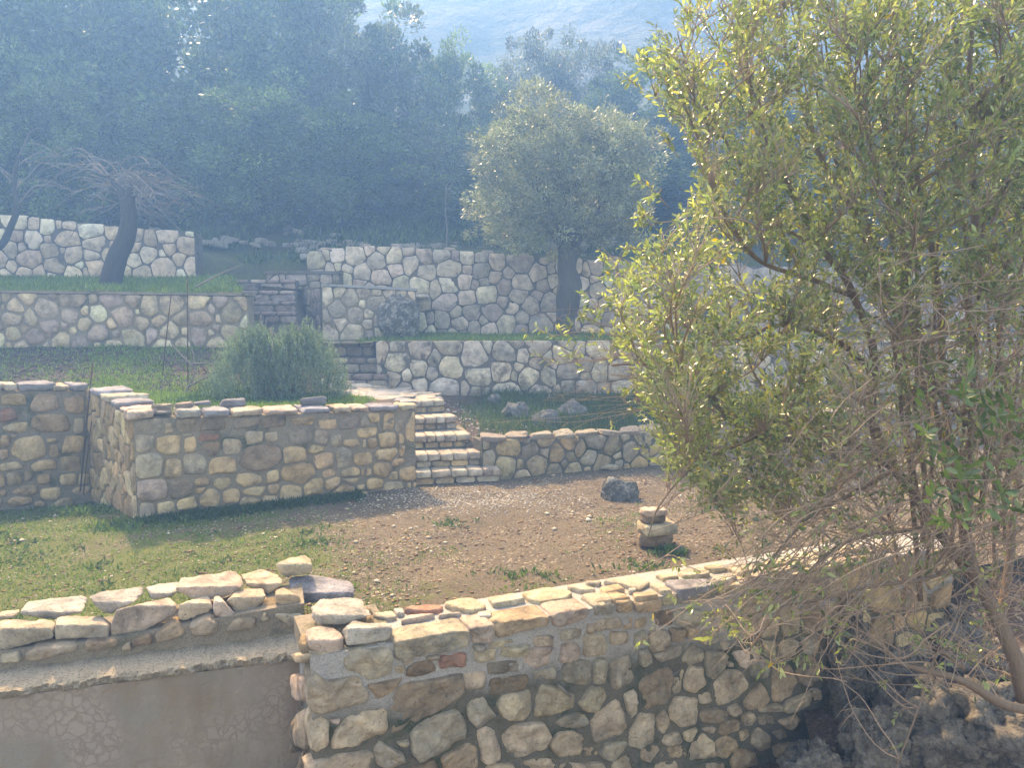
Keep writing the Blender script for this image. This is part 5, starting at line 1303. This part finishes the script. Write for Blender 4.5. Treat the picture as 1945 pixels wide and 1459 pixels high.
P = scatter('planting_bed', 36000, -7, -1.6, 7.2, 10.6, lambda X, Y: bedok(X, Y) * np.clip(.15 + .9 * np.clip((9.4 - Y) / .9, 0, 1) * np.clip((X + 5.3) / .8, 0, 1) + patchy(X, Y, 1.1, .1, 2) * .35, 0, 1))
grass('bed_grass', P, 3, .055, .007, [(.13, .23, .04), (.10, .19, .04), (.17, .25, .055)], .02, lab='bright green grass covering the raised bed')
P = scatter('planting_bed', 1500, -3.6, -2.0, 7.9, 9.2, lambda X, Y: bedok(X, Y) * 1.0)
grass('ground_cover', P, 9, .07, .022, [(.035, .08, .03), (.05, .10, .04), (.06, .12, .045)], .04, lean=1.1, lab='leafy ground cover spreading under the grey green shrub')
P = scatter('upper_left_terrace', 14000, -9, -3.7, 10.9, 13.6, lambda X, Y: np.full(len(X), .8)); grass('terrace_grass', P, 3, .09, .010, GR, .03, lab='rough grass on the upper left terrace')
P = scatter('olive_terrace', 9000, -2.3, 4.5, 11.35, 13.8, lambda X, Y: np.full(len(X), .9)); grass('olive_terrace_grass', P, 3, .07, .010, GR, .03, lab='grass under the olive tree')
P = scatter('rocky_slope', 16000, -.9, 5, 8.6, 11.1, lambda X, Y: np.clip((X + .75) / .5, 0, 1) * np.clip((Y - 8.9) / .6, 0, 1) * np.clip(.35 + patchy(X, Y, 1.2, -.1, 5), 0, 1))
grass('slope_grass', P, 3, .13, .010, [(.05, .09, .03), (.07, .12, .035), (.09, .12, .04)], .03, lab='long green grass on the rocky slope')
P = scatter('wooded_hillside', 9000, -9, 5, 14.3, 19, lambda X, Y: patchy(X, Y, .8, -.2, 6)); grass('hill_undergrowth', P, 4, .22, .03, DG, .10, lab='dark undergrowth on the bank below the wood')
for (px_, py_, nn2, sp_, hh_, lb_) in ((165, 972, 60, .16, .10, 'leafy weeds in the shaded corner by the left wall'), (238, 1002, 90, .15, .09, 'leafy weeds at the foot of the projecting wall corner'), (330, 985, 60, .14, .07, 'weeds just right of the projecting wall corner'), (600, 1030, 25, .10, .05, 'weed clump in the grass edge left of centre'), (868, 995, 30, .12, .05, 'weed clump in the middle of the court'), (1262, 1050, 34, .07, .09, 'grass tuft at the foot of the stacked stones'), (1215, 1078, 20, .10, .06, 'weed clump between the stacked stones and the near wall'), (1000, 1095, 22, .12, .06, 'weed clump beside the near wall top')):
    q_ = onz(px_, py_, float(court_z(*onz(px_, py_, 0).xy))); P = np.c_[q_.x + rng.normal(0, sp_, nn2), q_.y + rng.normal(0, sp_ * .6, nn2), np.full(nn2, q_.z)]
    grass('weed_clump', P[:nn2 // 2 + 4], 8, hh_ * .8, .016, [(.05, .10, .035), (.075, .14, .045), (.10, .16, .045)], .035, lean=1.0, lab=lb_)
# gravel and leaf litter
def litter(name, P, smin, smax, cols, lab, flat=.5):
    P = P[in_view(P)]; n = len(P); s = rng.uniform(smin, smax, n) ** 1.0
    O = np.array([[1, 0, 0], [0, 1, 0], [-1, 0, 0], [0, -1, 0], [0, 0, flat], [0, 0, -flat]], float)
    a = rng.uniform(0, 6.28, n); V = O[None] * (s[:, None, None] * rng.uniform(.6, 1.3, (n, 6, 1)))
    c, si = np.cos(a)[:, None], np.sin(a)[:, None]; x = V[:, :, 0] * c - V[:, :, 1] * si; y = V[:, :, 0] * si + V[:, :, 1] * c
    V = np.stack([x, y, V[:, :, 2]], 2) + P[:, None, :] + np.array([0, 0, 1.]) * (s * .25)[:, None, None]
    Fb = np.array([[0, 1, 4], [1, 2, 4], [2, 3, 4], [3, 0, 4], [1, 0, 5], [2, 1, 5], [3, 2, 5], [0, 3, 5]])
    F = (np.arange(n)[:, None, None] * 6 + Fb[None]).reshape(-1, 3)
    me = fast_mesh(name, V.reshape(-1, 3), F, M['pebble']); tint_attr(me, np.repeat(tints(n, cols, .15), 6, 0)); o = link(name, me); tag(o, lab, 'gravel', None, 'stuff')
def pebble_mat():
    m, nt = newmat('pebbles'); at = N(nt, 'ShaderNodeAttribute'); at.attribute_name = 'tint'; return finish(m, nt, at.outputs['Color'], .9)
M['pebble'] = pebble_mat()
cm = lambda X, Y: behind_front(X, Y) * before_w3(X, Y) * (.25 + .75 * patchy(X, Y, 1.0, -.1, 3, 3))
P = scatter('court_ground', 15000, -6.5, 4.5, 3.9, 9.2, cm); litter('gravel', P, .004, .012, [(.40, .32, .24), (.5, .42, .32), (.3, .2, .14)], 'pale gravel scattered over the brown court')
P = scatter('court_ground', 9000, -6.5, 4.5, 3.9, 9.2, cm); litter('leaf_litter', P, .008, .02, [(.20, .11, .06), (.28, .17, .09), (.13, .07, .04)], 'dry brown leaf litter on the court', .2)
P = scatter('court_ground', 5200, -1.6, 1.0, 6.6, 8.2, lambda X, Y: before_w3(X, Y) * np.exp(-((X + .3) ** 2 / .8 + (Y - 7.35) ** 2 / .16))); litter('pale_chippings', P, .006, .016, [(.5, .44, .36), (.42, .37, .3)], 'pale stone chippings at the foot of the lower steps', .35)
P = scatter('court_ground', 160, -5, 3.5, 4.2, 8.6, cm); litter('small_stones', P, .015, .035, [(.5, .42, .32), (.42, .34, .24)], 'small pale stones lying about the court', .5)
P = scatter('rocky_slope', 900, -1.3, .3, 8.5, 10.8, lambda X, Y: np.full(len(X), .6)); litter('slope_stones', P, .01, .035, [(.4, .36, .3), (.5, .45, .38), (.25, .2, .15)], 'small stones on the bare earth beside the steps', .5)
P = scatter('planting_bed', 5000, -7, -3, 8.6, 10.5, lambda X, Y: bedok(X, Y) * .6); litter('bed_litter', P, .01, .03, [(.07, .05, .04), (.12, .09, .07), (.05, .035, .03)], 'dark dead leaves on the bare soil of the bed', .3)

# ================================================================ NEAR BUSH at the right
bd = 3.7
B0 = ond(1900, 1420, bd); bush = empty('tall_shrub', Vector((B0.x, B0.y, -.6)), 'large many stemmed olive green bush filling the right side of the view', 'shrub')
off = bush.location
stemdef = [  # pixel polylines with distances and radii
 ([(1945, 1330, 3.5), (1900, 1200, 3.5), (1850, 1080, 3.6), (1830, 950, 3.7), (1860, 780, 3.8), (1840, 560, 3.9), (1850, 330, 3.95), (1842, 150, 3.95), (1850, -60, 3.95)], .036),
 ([(1960, 1300, 3.6), (1870, 1130, 3.7), (1780, 1000, 3.8), (1700, 890, 3.85), (1655, 800, 3.9), (1660, 680, 3.9), (1615, 540, 3.9), (1560, 470, 3.9), (1480, 330, 3.9), (1430, 180, 3.9), (1400, 20, 3.9)], .034),
 ([(1700, 890, 3.85), (1620, 840, 3.8), (1530, 835, 3.7), (1440, 830, 3.7), (1380, 800, 3.75), (1310, 720, 3.8), (1230, 690, 3.9), (1160, 700, 4.0)], .022),
 ([(1660, 700, 3.9), (1560, 640, 3.9), (1480, 620, 3.9), (1400, 640, 3.9), (1300, 620, 4.0), (1220, 610, 4.1)], .016),
 ([(1830, 950, 3.7), (1760, 740, 4.2), (1720, 560, 4.3), (1640, 420, 4.3), (1560, 300, 4.3), (1500, 120, 4.3), (1470, -40, 4.3)], .024),
 ([(1850, 1080, 3.6), (1810, 880, 4.0), (1790, 660, 4.1), (1760, 430, 4.1), (1730, 250, 4.1), (1700, 80, 4.1), (1690, -60, 4.1)], .024),
 ([(1900, 1200, 3.7), (1930, 900, 3.9), (1900, 640, 4.1), (1920, 420, 4.2), (1945, 200, 4.2), (1960, 0, 4.2)], .022),
 ([(1615, 560, 3.9), (1500, 520, 3.8), (1420, 470, 3.8), (1360, 380, 3.8), (1320, 250, 3.8), (1260, 120, 3.8)], .014),
 ([(1560, 470, 3.9), (1450, 400, 4.0), (1400, 300, 4.0), (1330, 180, 4.0), (1290, 60, 4.0)], .012),
 ([(1440, 830, 3.7), (1360, 860, 3.6), (1300, 900, 3.55), (1250, 960, 3.5), (1230, 1020, 3.5)], .010),
 ([(1780, 1000, 3.8), (1660, 1010, 3.6), (1560, 1060, 3.4), (1480, 1160, 3.3), (1430, 1240, 3.3)], .012),
 ([(1850, 1080, 3.5), (1740, 1100, 3.2), (1600, 1130, 3.1), (1480, 1150, 3.1), (1370, 1190, 3.1)], .010),
 ([(1700, 890, 3.8), (1620, 940, 3.5), (1540, 980, 3.4), (1470, 1060, 3.4), (1400, 1130, 3.4)], .012),
 ([(1990, 1360, 3.3), (1900, 1330, 3.25), (1820, 1290, 3.2), (1760, 1275, 3.2), (1712, 1262, 3.2)], .026),
 ([(1830, 1270, 3.2), (1790, 1240, 3.1), (1770, 1260, 3.05), (1740, 1340, 3.0), (1700, 1459, 3.0)], .009),
 ([(1760, 740, 4.2), (1640, 720, 4.4), (1540, 760, 4.5), (1450, 740, 4.5), (1380, 560, 4.5), (1320, 450, 4.5)], .014),
 ([(1930, 900, 3.8), (1800, 760, 3.6), (1740, 600, 3.6), (1700, 400, 3.7), (1640, 200, 3.75), (1600, 0, 3.75)], .016),
 ([(1990, 1200, 3.9), (1990, 900, 4.2), (1960, 600, 4.3), (1970, 300, 4.3)], .022)]
_r = random.Random(3)
for k in range(16):
    xb = _r.uniform(1700, 1920); yb = _r.uniform(900, 1150); d0 = _r.uniform(3.5, 4.1); sp = (xb - 1800) * 1.6 + _r.uniform(-330, 230)
    pts = [(xb, yb, d0)]
    for t_ in (.3, .55, .8, 1.0): pts.append((xb + sp * t_ ** 1.25 + _r.uniform(-25, 25), yb + (-60 - yb) * t_, d0 + _r.uniform(-.1, .1) + .3 * t_))
    stemdef.append((pts, _r.uniform(.008, .015)))
stems = []; nodes = []
t = Tubes()
for pts, r in stemdef:
    Q = curve_pts([ond(*p) for p in pts], 6, .03)
    nn_ = len(Q); rad = [r * (1 - .72 * i / (nn_ - 1)) for i in range(nn_)]
    t2 = Tubes(); t2.add([q - off for q in Q], rad, 8)
    link('stem', mesh_of('stem', t2.V, t2.F, M['bark_bush'], True), bush)
    for i, q in enumerate(Q): nodes.append((q, rad[i]))
NP = np.array([tuple(q) for q, r in nodes]); NR = np.array([r for q, r in nodes])
def proj(p):
    c, s = math.cos(PITCH), math.sin(PITCH); y, z = p[1], p[2] - CAMZ; f = y * c - z * s; u = y * s + z * c
    return CX + p[0] / f * FPX, CY - u / f * FPX
edge = lin([(-100, 1290), (0, 1270), (60, 1215), (110, 1185), (180, 1210), (240, 1265), (330, 1290), (420, 1255), (490, 1160), (560, 1125), (650, 1140), (720, 1170), (800, 1190), (880, 1250), (960, 1330), (1050, 1420), (1200, 1500)])
# secondary branches
rb = random.Random(11)
def sample_target(ymax=1000):
    while True:
        y = rb.uniform(-80, ymax); x0 = edge(y) + 25; x = x0 + (2010 - x0) * rb.random() ** .9
        if 1290 < x < 1380 and y < 110 and rb.random() < .5: continue
        # dark open pockets
        if ((x - 1440) / 70) ** 2 + ((y - 495) / 28) ** 2 < 1 or ((x - 1455) / 55) ** 2 + ((y - 700) / 38) ** 2 < 1: continue
        return x, y
twigs = Tubes(); sec = []
def attach(tg, pool, pr, maxup=.3):
    v = pool - np.array(tg); d = np.linalg.norm(v, axis=1) + np.clip(v[:, 2], 0, 9) * 1.6 + .25 * (v[:, 2] > -.12)
    return int(np.argmin(d))
for k in range(330):
    x, y = sample_target(1020); dd = rb.uniform(3.0, 4.7); tg = ond(x, y, dd)
    i = attach(tg, NP, NR); a = Vector(NP[i]); 
    if (tg - a).length < .06: continue
    mid_ = a.lerp(tg, .5) + Vector((rb.uniform(-.05, .05), rb.uniform(-.05, .05), rb.uniform(-.02, .08))) * (tg - a).length * 1.5
    Q = curve_pts([a, mid_, tg], 5, .02); r0 = min(NR[i] * .6, .0055)
    twigs.add([q - off for q in Q], [r0 * (1 - .7 * j / (len(Q) - 1)) + .0012 for j in range(len(Q))], 5)
    for j, q in enumerate(Q): sec.append((tuple(q), r0 * (1 - .7 * j / (len(Q) - 1)) + .0012))
SP = np.array([s[0] for s in sec] + NP[NR < .02].tolist()); SR = np.array([s[1] for s in sec] + NR[NR < .02].tolist())
LP_, LD_, LT_ = [], [], []; fine = Tubes()
LC = [(.135, .155, .040), (.165, .18, .05), (.10, .125, .035), (.19, .195, .065), (.12, .15, .055)]
def shoot(a, b, nl, r=.0022, lean=.8):
    Q = curve_pts([a, a.lerp(b, .55) + Vector((rb.uniform(-.02, .02), rb.uniform(-.02, .02), rb.uniform(0, .03))), b], 3)
    fine.add([q - off for q in Q], [r * (1 - .6 * j / (len(Q) - 1)) for j in range(len(Q))], 3)
    d = (Q[-1] - Q[-3]).normalized(); L_ = (b - a).length
    base = np.array([(.25, .295, .115), (.20, .25, .10), (.31, .335, .14), (.15, .21, .095)][rb.randrange(4)]) * rb.uniform(.85, 1.3)
    for j in range(nl):
        s_ = 1 - .75 * (j / nl) * min(1, .22 / max(L_, .05)) * 1.0
        p = a.lerp(b, s_) if j else b
        an = rb.uniform(0, 6.28); o1 = d.orthogonal().normalized(); o2 = d.cross(o1)
        ld = (d * rb.uniform(.35, 1.1) + (o1 * math.cos(an) + o2 * math.sin(an)) * lean + Vector((0, 0, .12))).normalized()
        LP_.append(tuple(p)); LD_.append(tuple(ld)); c_ = base * rb.uniform(.55, 1.35)
        if rb.random() < .012: c_ = np.array((.42, .30, .03))
        LT_.append(tuple(c_))
for k in range(6500):
    x, y = sample_target(940 if rb.random() < .95 else 1100)
    if y > 700 and x > 1480 and rb.random() < (y - 700) / 330: continue
    if x > 1600 and y > 560 and rb.random() < .55: continue
    dd = rb.uniform(3.2, 4.6); tg = ond(x, y, dd); i = attach(tg, SP, SR); a = Vector(SP[i])
    if (tg - a).length > .45: a = tg + (a - tg).normalized() * rb.uniform(.2, .4)
    if (tg - a).length < .05: continue
    shoot(a, tg, rb.randint(8, 13))
# hand placed sprigs on the left outline
for (xa, ya, xb, yb) in [(1290, 180, 1180, 95), (1300, 120, 1240, 45), (1330, 60, 1280, -10), (1330, 170, 1230, 110), (1300, 240, 1195, 150), (1270, 395, 1230, 350), (1280, 420, 1215, 432), (1225, 432, 1222, 405), (1200, 500, 1140, 490), (1180, 560, 1130, 590), (1150, 620, 1100, 600),
                     (1180, 640, 1040, 640), (1240, 660, 1080, 655), (1260, 560, 1150, 530), (1200, 530, 1155, 505), (1330, 720, 1180, 740), (1340, 760, 1210, 790), (1290, 300, 1265, 260), (1350, 250, 1270, 220), (1290, 690, 1200, 620), (1250, 480, 1180, 470), (1220, 600, 1140, 560)]:
    dd = rb.uniform(3.6, 3.9); a = ond(xa, ya, dd); b = ond(xb, yb, dd); shoot(a, b, 12, .003)
    for q in range(3): m_ = a.lerp(b, rb.uniform(.3, .9)); shoot(m_, m_ + Vector((rb.uniform(-.1, .05), rb.uniform(-.08, .08), rb.uniform(-.06, .1))), 9)
# bare lower tangle
for k in range(860):
    x = 1330 + 660 * rb.random() ** .75; y = rb.uniform(840, 1330) - (x - 1330) * .06
    if k % 3 == 0: x = rb.uniform(1560, 1990); y = rb.uniform(560, 900)
    if y > 1230 + rb.uniform(-60, 40) : continue
    dd = rb.uniform(2.9, 4.0); tg = ond(x, y, dd); i = attach(tg, np.vstack([NP, SP]), None) if k % 2 else rb.randrange(len(SP))
    a = Vector((np.vstack([NP, SP]) if k % 2 else SP)[i]) if k % 2 else tg + Vector((rb.uniform(.05, .5), rb.uniform(-.25, .25), rb.uniform(-.1, .4)))
    if (tg - a).length > .8: a = tg + (a - tg).normalized() * rb.uniform(.3, .7)
    b = tg; md = a.lerp(b, .5) + Vector((rb.uniform(-.14, .14), rb.uniform(-.14, .14), rb.uniform(-.16, .14)))
    Q = curve_pts([a, md, b], 6, .05); r = rb.uniform(.0014, .0036)
    twigs.add([q - off for q in Q], [r * (1 - .5 * j / (len(Q) - 1)) for j in range(len(Q))], 4)
    for m_ in range(2):
        s_ = Q[rb.randint(3, len(Q) - 1)]; e = s_ + Vector((rb.uniform(-.15, .06), rb.uniform(-.1, .1), rb.uniform(-.12, .08)))
        fine.add([s_ - off, s_.lerp(e, .5) - off + Vector((0, 0, .012)), e - off], [.0016, .0013, .0008], 3)
        if rb.random() < .26: shoot(s_, e, rb.randint(4, 7), .0014)
# bare grey twigs reaching left over the slope
for k in range(46):
    xa = rb.uniform(1230, 1420); ya = rb.uniform(620, 800); xb = xa - rb.uniform(120, 330); yb = ya + rb.uniform(-60, 50); dd = rb.uniform(3.8, 4.4)
    a, b = ond(xa, ya, dd), ond(xb, yb, dd + .1); Q = curve_pts([a, a.lerp(b, .5) + Vector((0, 0, rb.uniform(-.05, .08))), b], 5, .02)
    twigs.add([q - off for q in Q], [.0022 * (1 - .65 * j / (len(Q) - 1)) for j in range(len(Q))], 4)
    for m_ in range(4):
        s_ = Q[rb.randint(3, len(Q) - 1)]; e = s_ + Vector((rb.uniform(-.12, .02), rb.uniform(-.05, .05), rb.uniform(-.07, .09)))
        fine.add([s_ - off, s_.lerp(e, .5) - off + Vector((0, 0, .01)), e - off], [.0013, .001, .0006], 3)
        if rb.random() < .12: shoot(s_, e, 5, .0013)
# lower left foliage
for k in range(420):
    x = rb.uniform(1200, 1560); y = rb.uniform(690, 960)
    if x < edge(y) + rb.uniform(-20, 60): continue
    tg = ond(x, y, rb.uniform(3.3, 4.3)); i = attach(tg, SP, SR); a = Vector(SP[i])
    if (tg - a).length > .35: a = tg + (a - tg).normalized() * rb.uniform(.15, .3)
    if (tg - a).length > .05: shoot(a, tg, rb.randint(7, 11))
# nearer sprays with larger dark leaves at the right edge
big0 = len(LP_)
for k in range(46):
    x = rb.uniform(1760, 1990); y = rb.uniform(690, 990); dd = rb.uniform(2.3, 2.9); tg = ond(x, y, dd); a = tg + Vector((rb.uniform(.03, .2), rb.uniform(.05, .25), rb.uniform(-.22, -.02)))
    shoot(a, tg, rb.randint(5, 9), .0022)
    for q in range(big0, len(LT_)): pass
big1 = len(LP_)
for q in range(big0, big1): LT_[q] = tuple(np.array((.075, .13, .045)) * rb.uniform(.7, 1.5))
# long hanging twigs over the wall
for k in range(62):
    xa = rb.uniform(1480, 1780); ya = rb.uniform(930, 1100); L_ = rb.uniform(120, 330); an = rb.uniform(2.2, 3.6); dd = rb.uniform(2.85, 3.3)
    xb = xa + math.cos(an) * L_; yb = ya + abs(math.sin(an)) * L_ * .9 + rb.uniform(20, 120)
    a, b = ond(xa, ya, dd + .2), ond(xb, yb, dd); md = ond((xa + xb) / 2 - 10, (ya + yb) / 2 + rb.uniform(-50, 60), dd + .05)
    Q = curve_pts([a, md, b], 6, .015); twigs.add([q - off for q in Q], [.0028 * (1 - .65 * j / (len(Q) - 1)) for j in range(len(Q))], 4)
    for m_ in range(4):
        s_ = Q[rb.randint(4, len(Q) - 1)]; e = s_ + Vector((rb.uniform(-.10, .06), rb.uniform(-.05, .05), rb.uniform(-.09, .05)))
        fine.add([s_ - off, s_.lerp(e, .5) - off + Vector((0, 0, .01)), e - off], [.0014, .0011, .0007], 3)
        if rb.random() < .34: shoot(s_, e, rb.randint(4, 7), .0014)
o = twigs.build('branches', 'twig', bush); o['kind'] = 'stuff'
o = fine.build('twigs', 'twig', bush); o['kind'] = 'stuff'
LPa, LDa, LTa = np.array(LP_), np.array(LD_), np.array(LT_)
n = len(LPa); ln = rng.uniform(.022, .046, n) * np.where(rng.random(n) < .1, 1.25, 1)
ln[big0:big1] *= 1.35
front_rank = np.argsort(LPa[:, 1] - ln * 14)[:280]; msk = np.ones(n, bool); msk[front_rank] = False
me = leaves_mesh('foliage', LPa[msk] - np.array(off), LDa[msk], ln[msk], ln[msk] * rng.uniform(.27, .36, msk.sum()), LTa[msk], M['leaf'], .16, 2)
o = link('foliage', me, bush); o['kind'] = 'stuff'
one = leaves_mesh('leaf', np.zeros((1, 3)), np.array([[0, 1., 0]]), np.array([1.0]), np.array([.32]), np.array([[.1, .12, .04]]), M['leaf_one'], .16, 2)
for i in front_rank:
    q = Vector(LDa[i]).to_track_quat('Y', 'Z'); l = bpy.data.objects.new('leaf', one); COL.objects.link(l); l.parent = bush
    l.rotation_mode = 'QUATERNION'; l.rotation_quaternion = q; l.location = Vector(LPa[i]) - off; l.scale = (ln[i] * 1.05,) * 3; l.color = (*LTa[i], 1)
print('bush leaves', n)

# ================================================================ HAZE
def haze():
    bm = bmesh.new(); bmesh.ops.create_cube(bm, size=1); me = bpy.data.meshes.new('haze'); bm.to_mesh(me); bm.free()
    o = bpy.data.objects.new('haze', me); COL.objects.link(o); x0, x1, y0, y1, z0, z1 = -75, 75, -22, 62, -2.4, 27.8
    o.location = ((x0 + x1) / 2, (y0 + y1) / 2, (z0 + z1) / 2); o.scale = (x1 - x0, y1 - y0, z1 - z0)
    m = bpy.data.materials.new('haze_air'); m.use_nodes = True; nt = m.node_tree; nt.nodes.clear()
    v = N(nt, 'ShaderNodeVolumePrincipled'); v.inputs['Color'].default_value = (.15, .41, .88, 1); v.inputs['Density'].default_value = HAZE_DENSITY; v.inputs['Anisotropy'].default_value = .36
    oo = N(nt, 'ShaderNodeOutputMaterial'); L(nt, v.outputs[0], oo.inputs['Volume']); me.materials.append(m)
    tag(o, 'bright bluish haze lying over the whole hillside garden', 'haze', None, 'stuff')
haze()
mz = max((v.co.z for v in bpy.data.objects['mountain'].data.vertices)); print('mountain top', mz)
tri = sum(sum(p.loop_total - 2 for p in m.polygons) for m in bpy.data.meshes if m.users)
print('tris', tri)
